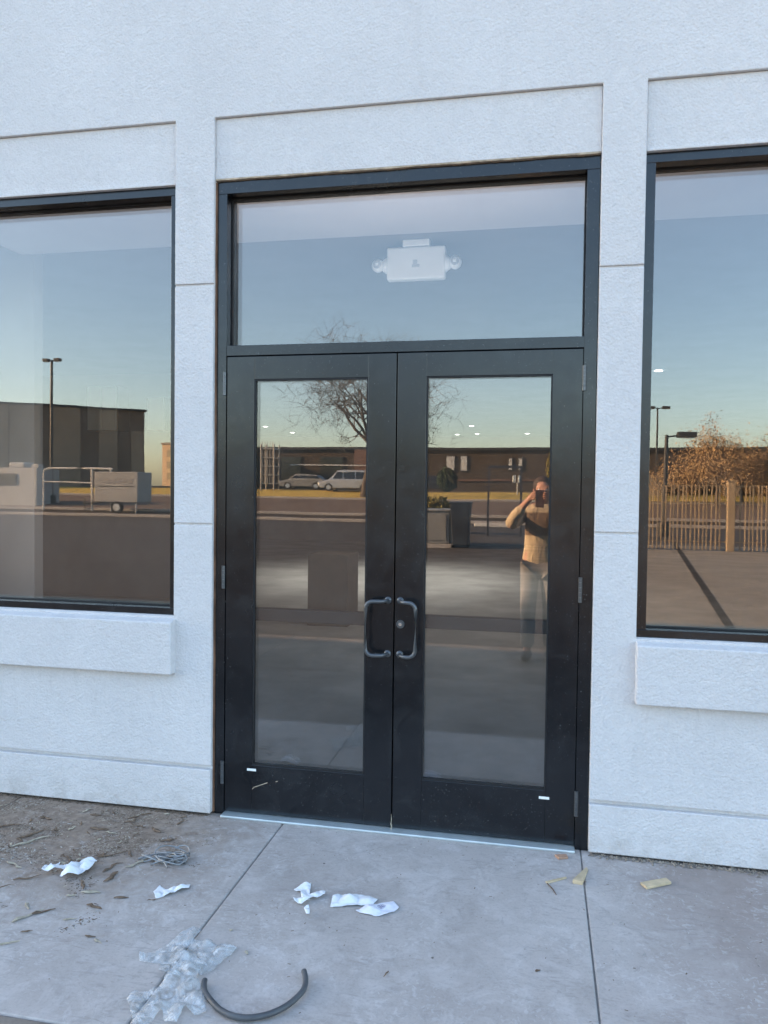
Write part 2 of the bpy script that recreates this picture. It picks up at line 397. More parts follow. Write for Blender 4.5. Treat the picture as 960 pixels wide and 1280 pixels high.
def window(x0, x1, label):
    z0, z1 = .929, 2.9275; f = .040; m = MB()
    yf, yb = .028, .15
    m.box(x0, x1, yf, yb, z1-.039, z1).box(x0, x1, yf, yb, z0, z0+.031)
    m.box(x0, x0+f, yf, yb, z0+.031, z1-.039).box(x1-f+.008, x1, yf, yb, z0+.031, z1-.039)
    wf = obj('window', m, M['frame'], shop, bevel=.0015)
    wf['label'] = label
    obj('pane', MB().box(x0+f-.012, x1-f+.02, .105, .129, z0+.020, z1-.028), M['wglass'], wf)
    a = .0045; gk = MB()      # black gasket round the glass
    gk.box(x0+f, x1-f+.008, .094, .104, z1-.039-a, z1-.0392).box(x0+f, x1-f+.008, .094, .104, z0+.0312, z0+.031+a)
    gk.box(x0+f+.0002, x0+f+a, .094, .104, z0+.031+a, z1-.039-a).box(x1-f+.008-a, x1-f+.0078, .094, .104, z0+.031+a, z1-.039-a)
    obj('gasket', gk, M['rubber'], wf)
    obj('sealant', MB().box(x0+.001, x1-.001, .012, .03, z0-.0035, z0-.0005), M['stucco'], wf)
    return wf
window(WL0+.002, WL1-.001, 'left window reflecting a warehouse and a tall lamp post')
window(WR0+.001, WR1-.002, 'right window reflecting a picket fence and golden trees')

# entrance: frame, transom light, two glazed doors
XA, XB = -1.474, .2255
m = MB().box(XA, -1.430, .030, .15, 0.0, 2.880).box(.1725, XB, .030, .15, 0.0, 2.880)
m.box(XA, XB, .030, .15, 2.8803, 2.935).box(-1.4297, .1722, .031, .15, 2.1405, 2.188)
ef = obj('entrance_frame', m, M['frame'], shop, bevel=.0015)
obj('pane', MB().box(-1.440, .182, .100, .124, 2.178, 2.890), M['glass'], ef)
gk = MB().box(-1.4298, -1.4245, .088, .099, 2.1885, 2.8795).box(.167, .1722, .088, .099, 2.1885, 2.8795)
gk.box(-1.4245, .167, .088, .099, 2.1885, 2.1925).box(-1.4245, .167, .088, .099, 2.8735, 2.8795)
obj('gasket', gk, M['rubber'], ef)
obj('door_stop', MB().box(-1.4295, -1.405, .085, .14, .02, 2.140).box(.148, .1722, .085, .14, .02, 2.140).box(-1.405, .148, .085, .14, 2.118, 2.1402), M['frame'], ef)
obj('threshold', MB().box(-1.4295, .172, -.014, .12, 0.0005, .0125), M['alu'], shop, bevel=.004)

def door(x0, x1, gx0, gx1, hinge_x, hand, sticker, label):
    z0, z1, gz0, gz1 = .0165, 2.1365, .243, 2.031; yf, yb = .034, .078
    m = MB().box(x0, gx0, yf, yb, z0, z1).box(gx1, x1, yf, yb, z0, z1)
    m.box(gx0+.0002, gx1-.0002, yf+.0006, yb, z0, gz0).box(gx0+.0002, gx1-.0002, yf+.0006, yb, gz1, z1)
    d = obj('door', m, M['frame'], shop, bevel=.0018); d['label'] = label
    obj('pane', MB().box(gx0-.010, gx1+.010, .048, .068, gz0-.010, gz1+.010), M['glass'], d)
    a = .006; gk = MB()
    gk.box(gx0, gx0+a, yf+.003, .047, gz0, gz1).box(gx1-a, gx1, yf+.003, .047, gz0, gz1)
    gk.box(gx0+a, gx1-a, yf+.003, .047, gz0, gz0+a).box(gx0+a, gx1-a, yf+.003, .047, gz1-a, gz1)
    obj('glazing_bead', gk, M['rubber'], d)
    for zc in (2.012, 1.117, .20):      # knuckle hinges
        hm = MB()
        for k in range(5): hm.disc((hinge_x, yf-.007, zc-.053+k*.0214), (0,0,1), .0085, .0085, .020, 10)
        hm.box(hinge_x-.006, hinge_x+.006, yf-.004, yf+.004, zc-.052, zc+.052)
        obj('hinge', hm, M['handle'], d, smooth=False)
    bx, mx = hand; zt, zb = 1.039, .799; r = .033; s = 1 if bx > mx else -1
    pts = [(mx, yf-.001, zt), (mx+s*.006, yf-.03, zt), (mx+s*.022, yf-.05, zt)]
    for k in range(7):
        t = k/6*math.pi/2; pts.append((bx-s*r+s*r*math.sin(t), yf-.056, zt-r+r*math.cos(t)))
    for k in range(7):
        t = k/6*math.pi/2; pts.append((bx-s*r+s*r*math.cos(t), yf-.056, zb+r-r*math.sin(t)))
    pts += [(mx+s*.022, yf-.05, zb), (mx+s*.006, yf-.03, zb), (mx, yf-.001, zb)]
    hm = MB().tube(pts, .0088, 12)
    hm.disc((mx, yf-.006, zt), (0,1,0), .015, .017, .007, 14).disc((mx, yf-.006, zb), (0,1,0), .015, .017, .007, 14)
    obj('handle', hm, M['handle'], d, smooth=True)
    pb = MB().box(gx0-.03, gx1+.03, .098, .150, .908, .966).box(gx0-.09, gx0-.03, .0785, .16, .895, .98).box(gx1+.03, gx1+.09, .0785, .16, .895, .98)
    obj('panic_bar', pb, M['rubber'], d, bevel=.004)
    sx, sz = sticker
    obj('sticker', MB().box(sx-.022, sx+.022, yf-.0012, yf+.0005, sz-.0055, sz+.0055), M['label'], d)
    return d
d1 = door(-1.4275, -.6305, -1.293, -.758, -1.437, (-.746, -.655), (-1.294, .2205), 'left door of the pair')
d2 = door(-.6245, .1705, -.495, .0455, .1755, (-.522, -.600), (.041, .2105), 'right door with the key lock')
lk = MB().disc((-.598, .0335, .934), (0,-1,0), .019, .017, .006, 20)
obj('lock_ring', lk, M['handle'], d2, smooth=False)
lk = MB().disc((-.598, .0275, .934), (0,-1,0), .0085, .0075, .004, 14).box(-.5985, -.5975, .0228, .0236, .929, .939)
obj('lock_cylinder', lk, M['chrome'], d2)
obj('added_gap_strip', MB().box(-.6335, -.6215, .0805, .10, .02, 2.13), M['rubber'], d2)  # strip added to block interior light showing through the gap between the doors
# a smear of plaster scratches on the kick rail and torn weatherstrip at the meeting stiles
for (xa, za, xb, zb) in ((-1.285, .135, -1.215, .165), (-1.29, .128, -1.275, .140), (-1.175, .172, -1.165, .176)):
    obj('plaster_smear', MB().add([(xa, .0335, za), (xb, .0335, zb), (xb, .0335, zb+.003), (xa, .0335, za+.005)], [(0,1,2,3)]), M['foam'], d1)
ws = MB().tube([(-.6275+noise.noise((k*.7, 2, 3))*.004, .028, .012+k*.011) for k in range(7)], [.004, .003, .003, .002, .0015, .001, .0005], 5)
obj('torn_weatherstrip', ws, M['straw'], d2)

# interior shell
obj('interior_floor', MB().box(-44, 19, .155, 18.78, -.05, .008), M['ifloor'], shop)
obj('ceiling', MB().box(-44, 19, .43, 18.78, 3.085, 3.15), M['ceil'], shop)
obj('soffit', MB().box(-3.16, 19, .165, .92, 2.952, 3.08).box(-44, -3.16, .165, .50, 2.952, 3.08), M['soffit'], shop)
obj('back_wall', MB().box(-44, 19, 18.6, 18.78, .01, 3.08), M['drywall'], shop)
obj('interior_column', MB().box(-4.2, -3.128, 1.0, 1.09, .01, 3.08), M['column'], shop, bevel=.004)
obj('partition', MB().box(-12, -4.35, 6.4, 6.52, .01, 3.08), M['drywall'], shop)

def bulb(o, en, cone, loc, rx):
    l = bpy.data.lights.new('lamp_light', 'SPOT'); l.energy = en; l.spot_size = rad(cone); l.spot_blend = .8; l.shadow_soft_size = .04; l.color = (1, .95, .88)
    q = bpy.data.objects.new('lamp_light', l); COL.objects.link(q); q.parent = o; q.location = loc; q.rotation_euler.x = rad(rx)
M['lens'] = m_emit('lit_lens', (1, .95, .88), 2.2)
dls = [(-1.62, 15.1, 'lit downlight seen in the right door, the middle one of the cluster'), (-1.68, 17.6, 'lit downlight seen in the right door, the lowest right one of the cluster'), (-2.25, 17.9, 'lit downlight seen in the right door, the lowest left one of the cluster'),
       (-.35, 17.6, 'lone lit downlight seen at the right of the right door pane'), (-6.75, 15, 'lit downlight seen in the left door, the left one'), (-6.7, 17, 'lit downlight seen in the left door, the right one'),
       (1.44, 6.92, 'lit downlight at the left edge of the right window'), (-1.75, 4.75, 'added downlight hidden behind the transom bar, over the left door'), (.05, 5.0, 'added downlight hidden behind the transom bar, over the right door'), (-2.45, 9.75, 'added downlight hidden behind the meeting stiles of the doors')]  # the three hidden ones are added to brighten the interior floor
proto = None
for i, (x, y, _) in enumerate(dls):
    if proto is None:
        proto = thing('ceiling_downlight', _, 'ceiling light', (x, y, 3.085), 0, 'lit downlights inside the shop')
        mb = MB().disc((0,0,-.008), (0,0,1), .085, .085, .0078, 20); obj('trim', mb, M['wplastic'], proto, local=True)
        mb = MB().disc((0,0,-.012), (0,0,1), .048, .050, .0035, 20); obj('lens', mb, M['lens'], proto, local=True)
    else:
        c = copy_tree(proto); c.location = (x, y, 3.085); c['label'] = _
        if y < 10: bulb(c, 165 if y > 7.5 else 10, 125, (0, 0, -.03), 0)

# added fill lights hidden by bar and sills, brightening soffit and emergency light
def added_strip_light(label, x, z, ln, en):
    t = thing('added_strip_light', label, 'added light', (x, .165, z), 0, 'added fill lights behind the shop front')
    obj('channel', MB().box(-ln/2, ln/2, -.006, .022, -.016, .0), M['alu'], t, local=True)
    obj('diffuser', MB().box(-ln/2+.01, ln/2-.01, -.002, .018, .0003, .003), M['lens'], t, local=True)
    l = bpy.data.lights.new('added_strip_lamp', 'AREA'); l.shape = 'RECTANGLE'; l.size = ln*.95; l.size_y = .02; l.energy = en; l.color = (1, .90, .86)
    q = bpy.data.objects.new('added_strip_lamp', l); COL.objects.link(q); q.parent = t; q.location = (0, .009, .008); q.rotation_euler = (rad(180-22), 0, 0)
added_strip_light('added unseen fill light on the inner side of the transom bar', -.63, 2.168, 1.5, 1.35)
added_strip_light('added unseen fill light behind the left window sill', -2.5, .945, 1.5, 1.9)
added_strip_light('added unseen fill light behind the right window sill', 1.25, .945, 1.5, 1.9)
# emergency light hung from the ceiling behind the transom
el = thing('emergency_light', 'white emergency light with two round lamp heads behind the glass above the doors', 'emergency light', (-.778, 1.45, 2.84))
obj('canopy', MB().box(-.085, .085, -.03, .03, .205, .245), M['wplastic'], el, bevel=.006, local=True)
obj('housing', MB().box(-.183, .183, -.03, .035, .0, .20), M['wplastic'], el, bevel=.012, local=True, seg=3)
obj('test_plate', MB().box(-.024, .024, -.0325, -.029, .072, .090).box(-.018, .010, -.0325, -.029, .092, .118), M['greyled'], el, bevel=.002, local=True)
for s in (-1, 1):
    h = MB().disc((s*.183, 0, .095), (s, 0, 0), .055, .032, .032, 14); hd = obj('lamp_head', h.ball((s*.243, -.004, .098), .040, .040, .042, 14, 9), M['wplastic'], el, smooth=True, local=True)
    obj('lens', MB().disc((s*.243, -.036, .098), (0,-1,0), .026, .022, .006, 14), M['greyled'], hd, local=True)
# things stored inside
def crate(name, lab, cat, x0, x1, y0, y1, z1, mat):
    t = thing(name, lab, cat, ((x0+x1)/2, (y0+y1)/2, .008))
    obj('box_body', MB().box(x0, x1, y0, y1, .009, z1), mat, t, bevel=.006)
    xm = (x0+x1)/2
    obj('lid_flap', MB().box(x0+.003, xm-.003, y0+.003, y1-.003, z1+.001, z1+.006).box(xm+.003, x1-.003, y0+.003, y1-.003, z1+.001, z1+.006), mat, t)
    obj('packing_tape', MB().box(xm-.025, xm+.025, y0-.0015, y1+.0015, z1-.12, z1+.0075), mat, t)
crate('cardboard_box', 'tall brown cardboard box on the floor behind the left door', 'box', -2.52, -2.06, 4.9, 5.4, .80, M['card'])
crate('cardboard_box', 'small brown cardboard box on the floor low behind the right window', 'box', 1.08, 1.42, 1.8, 2.2, .42, M['card'])
t = thing('wall_cabinet', 'pale wall cabinet seen through the left window, the wider of two', 'cabinet', (-5.6, 6.2, 2.2), 0, 'pale cabinets inside the shop')
obj('carcass', MB().box(-6.0, -5.56, 6.1, 6.399, 2.28, 2.88), M['column'], t, bevel=.004); obj('cabinet_door', MB().box(-5.99, -5.785, 6.08, 6.098, 2.29, 2.87), M['wplastic'], t, bevel=.003); obj('cabinet_door', MB().box(-5.775, -5.57, 6.08, 6.098, 2.29, 2.87), M['wplastic'], t, bevel=.003)
t = thing('wall_cabinet', 'pale wall cabinet seen through the left window, the narrower of two', 'cabinet', (-5.2, 6.2, 2.2), 0, 'pale cabinets inside the shop')
obj('carcass', MB().box(-5.12, -4.87, 6.1, 6.399, 2.28, 2.72), M['column'], t, bevel=.004); obj('cabinet_door', MB().box(-5.11, -4.88, 6.08, 6.098, 2.29, 2.71), M['wplastic'], t, bevel=.003)

# ------------------------------------------------------------------ things lying on the pavement
def inside(p, poly):
    c = False; n = len(poly)
    for i in range(n):
        (x1, y1), (x2, y2) = poly[i], poly[(i+1) % n]
        if (y1 > p[1]) != (y2 > p[1]) and p[0] < (x2-x1)*(p[1]-y1)/(y2-y1)+x1: c = not c
    return c
def near_edge(p, poly):
    best = None; n = len(poly)
    for i in range(n):
        a = Vector(poly[i]); b = Vector(poly[(i+1) % n]); d = b-a; t = max(0, min(1, (Vector(p)-a).dot(d)/d.length_squared)); q = a+d*t
        if best is None or (q-Vector(p)).length < best[0]: best = ((q-Vector(p)).length, q)
    return best[1]
def sheet(name, poly, res, amp, freq, seed, mat, parent, base=.004, thick=.0006, curl=0.):
    xs_ = [p[0] for p in poly]; ys_ = [p[1] for p in poly]; nx = int((max(xs_)-min(xs_))/res)+2; ny = int((max(ys_)-min(ys_))/res)+2
    x0, y0 = min(xs_)-res/2, min(ys_)-res/2; idx = {}; m = MB(); use = {}
    for i in range(nx):
        for j in range(ny):
            if inside((x0+(i+.5)*res, y0+(j+.5)*res), poly):
                q = [(i, j), (i+1, j), (i+1, j+1), (i, j+1)]
                for k in q:
                    if k not in idx: idx[k] = len(idx); use[k] = 0
                    use[k] += 1
                m.f.append(tuple(idx[k] for k in q))
    for (i, j), _ in sorted(idx.items(), key=lambda t: t[1]):
        p = (x0+i*res, y0+j*res)
        if use[(i, j)] < 4: q = near_edge(p, poly); p = (q.x, q.y); e = 1
        else: e = 0
        wx = noise.noise((p[0]*9, p[1]*9, seed))*.012; da = noise.voronoi(((p[0]+wx)*freq+seed, (p[1]-wx)*freq, seed*1.7))[0]; db = noise.voronoi((p[0]*freq*2.1, p[1]*freq*2.1+seed, seed))[0]
        h = (da[1]-da[0])*1.0 + (db[1]-db[0])*.28 + noise.noise((p[0]*6, p[1]*6, seed))*.35
        ed = min(1., (near_edge(p, poly)-Vector(p)).length/.03)
        m.v.append((p[0], p[1], base + amp*max(0, h)*(.55+.45*ed) + curl*(1-ed)))
    o = obj(name, m, mat, parent, smooth=True)
    sm = o.modifiers.new('thickness', 'SOLIDIFY'); sm.thickness = thick
    return o
def litter(label, polys, amp, freq, seed, mat, cat='paper scrap', res=.0038, curl=0., grp='paper scraps on the pavement', name='paper_scrap'):
    c = Vector((sum(p[0] for p in polys[0])/len(polys[0]), sum(p[1] for p in polys[0])/len(polys[0]), 0))
    if len(polys) == 1:
        o = sheet(name, polys[0], res, amp, freq, seed, mat, None, curl=curl); tag(o, label, cat, grp); return o
    t = thing(name, label, cat, c, 0, grp)
    for k, p in enumerate(polys): sheet('torn_piece', p, res, amp, freq, seed+k*3, mat, t, base=.003+.006*k, curl=curl)
    return t
litter('white crumpled paper with a ragged tail lying among the brown dirt', [[(-1.80,-.69),(-1.815,-.62),(-1.79,-.555),(-1.765,-.535),(-1.735,-.53),(-1.725,-.58),(-1.722,-.655),(-1.765,-.675)], [(-1.895,-.665),(-1.90,-.64),(-1.885,-.615),(-1.87,-.63),(-1.865,-.585),(-1.85,-.62),(-1.83,-.60),(-1.81,-.605),(-1.80,-.64),(-1.83,-.635),(-1.85,-.66),(-1.872,-.672)]], .042, 16, 2, M['paper'], curl=.01)
litter('narrow torn white paper strip between the dirt and the slab joint', [[(-1.405,-.69),(-1.40,-.645),(-1.365,-.665),(-1.325,-.625),(-1.29,-.61),(-1.285,-.635),(-1.325,-.68),(-1.37,-.735)]],   .022, 22, 5, M['paper'])
litter('white folded paper in two crossing torn pieces left of the other papers', [[(-.895,-.555),(-.862,-.505),(-.842,-.495),(-.825,-.57),(-.81,-.62),(-.845,-.612),(-.862,-.575)], [(-.872,-.632),(-.86,-.652),(-.83,-.66),(-.80,-.615),(-.765,-.575),(-.768,-.555),(-.79,-.55),(-.83,-.605)], [(-.812,-.69),(-.80,-.67),(-.785,-.70),(-.778,-.728),(-.79,-.732)]], .030, 17, 9, M['paper'])
litter('flat white paper rectangle with two creases right of the crossed papers', [[(-.735,-.575),(-.725,-.645),(-.66,-.625),(-.575,-.60),(-.565,-.555),(-.62,-.54),(-.66,-.54),(-.72,-.562)]], .018, 16, 12, M['paper'])
litter('lilac white paper with a dark printed dot overlapping the creased rectangle', [[(-.628,-.655),(-.60,-.66),(-.545,-.67),(-.49,-.625),(-.478,-.595),(-.505,-.555),(-.545,-.575),(-.60,-.618)]], .020, 13, 15, M['pink'])
# clear plastic film, two torn sheets
plast = thing('plastic_film', 'crumpled clear plastic film torn in two sheets across the slab joint', 'plastic sheet', (-1.1, -1.1, 0))
sheet('film_sheet', [(-1.155,-.87),(-1.118,-.885),(-1.115,-.955),(-1.06,-.93),(-1.03,-.96),(-.985,-.945),(-.955,-.95),(-.965,-1.0),(-.985,-1.07),(-1.01,-1.125),(-1.05,-1.10),(-1.085,-1.10),(-1.10,-1.14),(-1.15,-1.13),(-1.17,-1.09),(-1.24,-1.09),(-1.255,-1.065),(-1.215,-1.03),(-1.185,-.965)], .006, .042, 12, 21, M['film'], plast, base=.003)
sheet('film_sheet', [(-1.075,-1.03),(-1.02,-1.075),(-1.02,-1.145),(-.965,-1.20),(-.92,-1.28),(-.95,-1.30),(-.985,-1.285),(-.98,-1.35),(-1.02,-1.345),(-1.05,-1.30),(-1.055,-1.36),(-1.09,-1.40),(-1.12,-1.345),(-1.17,-1.29),(-1.175,-1.235),(-1.13,-1.235),(-1.105,-1.19),(-1.115,-1.12)], .006, .046, 12, 25, M['film'], plast, base=.008)
# hose
pts = [(-.985,-1.152,.016),(-.978,-1.172,.0135),(-.962,-1.20,.012),(-.93,-1.232,.0135),(-.885,-1.266,.0135),(-.835,-1.283,.0135),(-.785,-1.278,.0135),(-.737,-1.25,.0135),(-.702,-1.208,.014),(-.679,-1.155,.016),(-.676,-1.115,.015),(-.684,-1.08,.018),(-.698,-1.052,.022)]
def cat_rom(ps, k=6):
    ps = [Vector(p) for p in ps]; out = []
    for i in range(len(ps)-1):
        a, b, c, d = ps[max(i-1, 0)], ps[i], ps[i+1], ps[min(i+2, len(ps)-1)]
        for j in range(k):
            t = j/k; out.append(.5*((2*b)+(-a+c)*t+(2*a-5*b+4*c-d)*t*t+(-a+3*b-3*c+d)*t**3))
    return out+[ps[-1]]
cp = cat_rom(pts)
hs = thing('hose', 'dark grey rubber hose offcut lying in a curve at the bottom', 'hose', (-.83, -1.2, 0))
obj('tube', MB().tube(cp, .0088, 14), M['hose'], hs, smooth=True)
for a, b in ((cp[0], cp[1]), (cp[-1], cp[-2])):
    d = (a-b).normalized(); obj('cut_end', MB().disc(a-d*.001, d, .0062, .0062, .0016, 12), M['hosein'], hs)
# wood shims
def chip(label, q, h, mat, name='wood_shim', grp='wood offcuts by the wall', cat='wood offcut', z0=.001, tip=None):
    m = MB(); n = len(q); t = tip or [h]*n
    m.v = [(x, y, z0) for x, y in q] + [(x, y, z0+t[i]) for i, (x, y) in enumerate(q)]
    m.f = [tuple(range(n))[::-1], tuple(range(n, 2*n))] + [(i, (i+1) % n, n+(i+1) % n, n+i) for i in range(n)]
    return tag(obj(name, m, mat, bevel=.001), label, cat, grp)
chip('pale flat wood shim lying alone below the right window', [(.412,-.218),(.432,-.252),(.532,-.188),(.516,-.158)], .010, M['pine'])
chip('tapered pine wedge pointing to the door jamb across the slab joint', [(.152,-.268),(.190,-.274),(.218,-.150),(.213,-.128)], .014, M['pine'], tip=[.016,.016,.006,.006])
chip('thin pale wood sliver left of the tapered wedge', [(.048,-.282),(.056,-.294),(.132,-.236),(.128,-.226)], .005, M['pine'])
chip('small reddish wood block against the door threshold', [(.088,-.055),(.104,-.082),(.142,-.066),(.136,-.042)], .010, M['redwood'])
tag(obj('dry_twig', MB().tube([(.055,-.295,.004),(.075,-.335,.005),(.088,-.372,.003)], [.002,.0026,.0015], 6), M['twig']), 'thin dark twig under the pale wood sliver', 'twig', 'twigs on the pavement')
# wire tangle
rw = random.Random(5); wm = MB()
for k in range(7):
    cx, cy, rx, ry, ph = -1.475+rw.uniform(-.035, .035), -.43+rw.uniform(-.03, .03), rw.uniform(.03, .085), rw.uniform(.02, .05), rw.uniform(0, 6)
    wm.tube([(cx+rx*math.cos(ph+t*.45), cy+ry*math.sin(ph+t*.45), .006+.022*abs(math.sin(t*.5+k))) for t in range(13)], .0030, 6)
for k in range(10):
    x, y, a, l = -1.47+rw.uniform(-.08, .05), -.46+rw.uniform(-.03, .04), rw.uniform(-.5, .5), rw.uniform(.06, .15)
    wm.tube([(x-l/2*math.cos(a), y-l/2*math.sin(a), .005), (x, y+.008, .012+rw.uniform(0, .01)), (x+l/2*math.cos(a), y+l/2*math.sin(a), .005)], .0032, 6)
tag(obj('wire_tangle', wm, M['wire']), 'tangle of dull grey wire and stems on the dirt', 'wire')
def dens(r):
    while True:
        x, y = r.uniform(-2.6, -1.25), r.uniform(-1.0, -.03)
        k = .25 + noise.noise((x*3.1, y*3.1, 4.2))*1.1 + noise.noise((x*8, y*8, 1.2))*.7 - max(0, x+1.55)*1.6 - max(0, -.55-y)*1.2
        if r.random() < k: return x, y
# bark bits and stems
rb = random.Random(11)
BK = [(-1.76,-.93,.15,.7),(-1.72,-.90,.10,.9),(-1.80,-.88,.07,-.5),(-1.98,-.78,.10,.3),(-1.56,-.83,.09,.1),(-1.60,-.92,.06,.5),(-1.66,-.55,.13,1.2),(-1.62,-.62,.11,1.35),(-1.72,-.45,.16,1.0),(-1.58,-.50,.12,.9),(-2.12,-.42,.2,1.0),(-2.16,-.36,.16,.8),(-2.05,-.62,.12,.2),(-1.93,-.70,.13,.1),(-1.69,-.70,.09,-.6),(-1.63,-.74,.09,-.2),(-1.50,-.75,.07,.3),(-1.38,-.74,.05,.2),(-1.47,-1.0,.05,.4),(-1.43,-1.02,.05,-.2),(-1.7,-1.02,.05,.9),(-1.9,-.98,.05,.1),(-2.3,-.3,.1,.4),(-2.2,-.2,.09,.2),(-1.9,-.25,.12,.3),(-2.0,-.12,.07,.5),(-1.65,-.2,.1,-.3),(-1.55,-.28,.09,.6),(-.449,-.98,.045,1.4),(-1.02,-.86,.02,-.5),(-.92,-.97,.03,-.5),(.02,-.86,.02,.2)]
r9 = random.Random(77)
BK = [(x, y, l*.78, a+r9.uniform(-.5, .5)) for x, y, l, a in BK]
for _ in range(70):
    x, y = dens(r9); BK.append((x, y, r9.uniform(.015, .06), r9.uniform(-1.2, 1.4)))
for x, y, l, a in BK:
    n = 6; p = []
    for k in range(n):
        t = k/(n-1)-.5; b = noise.noise((x*9, y*9, k*.9))*l*.16
        p.append((x+l*t*math.cos(a)-b*math.sin(a), y+l*t*math.sin(a)+b*math.cos(a), .004+abs(noise.noise((x, k, y)))*.012))
    q = rb.uniform(.0036, .0085)*(1 if l > .06 else .6)
    rs_ = [q*rb.uniform(.3, .6), q*rb.uniform(.7, 1.5), q*rb.uniform(.5, 1.4), q*rb.uniform(.6, 1.5), q*rb.uniform(.4, 1.1), q*.25]; bm_ = MB().tube(p, rs_, 5); bm_.v = [(vx+noise.noise((vx*90, vy*90, vz*90))*.003, vy+noise.noise((vx*90, vz*90, vy*90))*.003, max(.0008, vz*.62)) for vx, vy, vz in bm_.v]
    pale = rb.random() < .3
    tag(obj('bark_bit', bm_, M['straw'] if pale else M['twig']), ('pale straw coloured ' if pale else 'dark brown ') + ('long stem' if l > .09 else 'finger long chip' if l > .045 else 'tiny chip') + (' in the dirt by the wall' if x < -1.25 and y > -.6 else ' on the cleaner concrete of the pavement'), 'twig', 'twigs on the pavement')
tag(obj('straw_stem', MB().tube([(-1.86,-1.175,.004),(-1.75,-1.12,.006),(-1.685,-1.075,.004)], [.003,.0034,.002], 6), M['straw']), 'pale straight straw stem at the left edge of the pavement', 'straw')
# uncountable soil, chaff and grit
def scatter(name, n, fn, smin, smax, mat, seed, flat=.35):
    r = random.Random(seed); m = MB()
    for _ in range(n):
        x, y = fn(r); s = smin*(smax/smin)**r.random(); e = r.uniform(1, 2.6); a = r.uniform(0, 6.28); c, d = math.cos(a), math.sin(a)
        P = [(-s*e, -s*.5), (s*e*.8, -s*.6), (s*e, s*.4), (-s*e*.7, s*.7)]
        vs = [(x+u*c-v*d, y+u*d+v*c, .0005) for u, v in P]; vs.append((x, y, s*flat*r.uniform(.7, 2)))
        m.add(vs, [(0,1,4),(1,2,4),(2,3,4),(3,0,4)])
    return tag(obj(name, m, mat), kind='stuff')
scatter('soil_crumbs', 7000, dens, .0007, .0036, M['soil'], 1)
scatter('chaff', 1300, dens, .0008, .0042, M['straw'], 2, .25)
scatter('grit', 160, lambda r: (r.uniform(-1.42, .2), -.016-abs(r.gauss(0, .014))), .001, .0036, M['grit'], 14, .6)
scatter('grit', 420, lambda r: (r.gauss(-2.2, .14), r.gauss(-.52, .07)) if r.random() < .5 else dens(r), .001, .0045, M['grit'], 3, .5)
scatter('grit', 420, lambda r: (r.uniform(-1.5, 1.2), -abs(r.gauss(.25, .45))-.03), .001, .0038, M['grit'], 4, .4)
scatter('soil_crumbs', 260, lambda r: (r.uniform(-1.6, 1.2), -abs(r.gauss(.3, .6))-.03), .0008, .003, M['soil'], 6)
scatter('damp_soil', 1300, lambda r: (r.uniform(.235, 2.2), -abs(r.gauss(0, .016))+.004), .002, .007, M['mossy'], 7, .8)
scatter('damp_soil', 1500, lambda r: (r.uniform(-3.4, -1.49), -abs(r.gauss(0, .010))+.004), .0015, .005, M['soil'], 8, .7)

# ------------------------------------------------------------------ the far side of the lot, seen only as reflections
M.update(brick=m_brick('dark_brown_brick', (.075, .054, .036), (.095, .068, .046), (.085, .07, .055)), brick2=m_brick('red_brown_brick', (.17, .09, .06), (.2, .11, .075), (.16, .13, .11)),
    tilt=simple('tilt_up_concrete', (.30, .22, .15), .9, 0, .12, .4), tiltd=simple('darker_panel', (.17, .12, .085), .9, 0, .12, .4), door=simple('dock_door_brown', (.13, .085, .06), .7),
    tan=simple('tan_render', (.42, .30, .19), .9, 0, .1, .5), darkglass=simple('dark_window_glass', (.02, .022, .025), .08), trim=simple('pale_trim', (.5, .48, .44), .6),
    pole=simple('bronze_pole', (.05, .045, .04), .5, .3), white=simple('white_sheet_metal', (.30, .285, .265), .5, 0, .06, 1.), wood=simple('grey_bark', (.10, .08, .065), .95, 0, .3, 3),
    leaf=simple('autumn_leaves', (.36, .23, .105), .8, 0, .4, 2.), hedge=simple('yellowing_leaves', (.20, .16, .03), .8, 0, .4, 4.), evergreen=simple('evergreen_leaves', (.03, .05, .02), .8, 0, .4, 3.),
    tyre=simple('tyre_rubber', (.02, .02, .02), .9), rim=simple('alloy_rim', (.5, .5, .5), .35, .8), silver=simple('silver_paint', (.42, .43, .44), .3, .4, .05), navy=simple('dark_blue_plastic', (.02, .025, .035), .5),
    grey=simple('grey_cabinet_paint', (.20, .20, .19), .6), lamp=simple('lamp_lens', (.7, .7, .65), .3), carpaint=simple('white_car_paint', (.6, .6, .58), .3),
    pillar=simple('grey_tan_block', (.26, .20, .14), .9, 0, .2, 3), iron=simple('weathered_picket', (.36, .26, .15), .7), shirt=None)
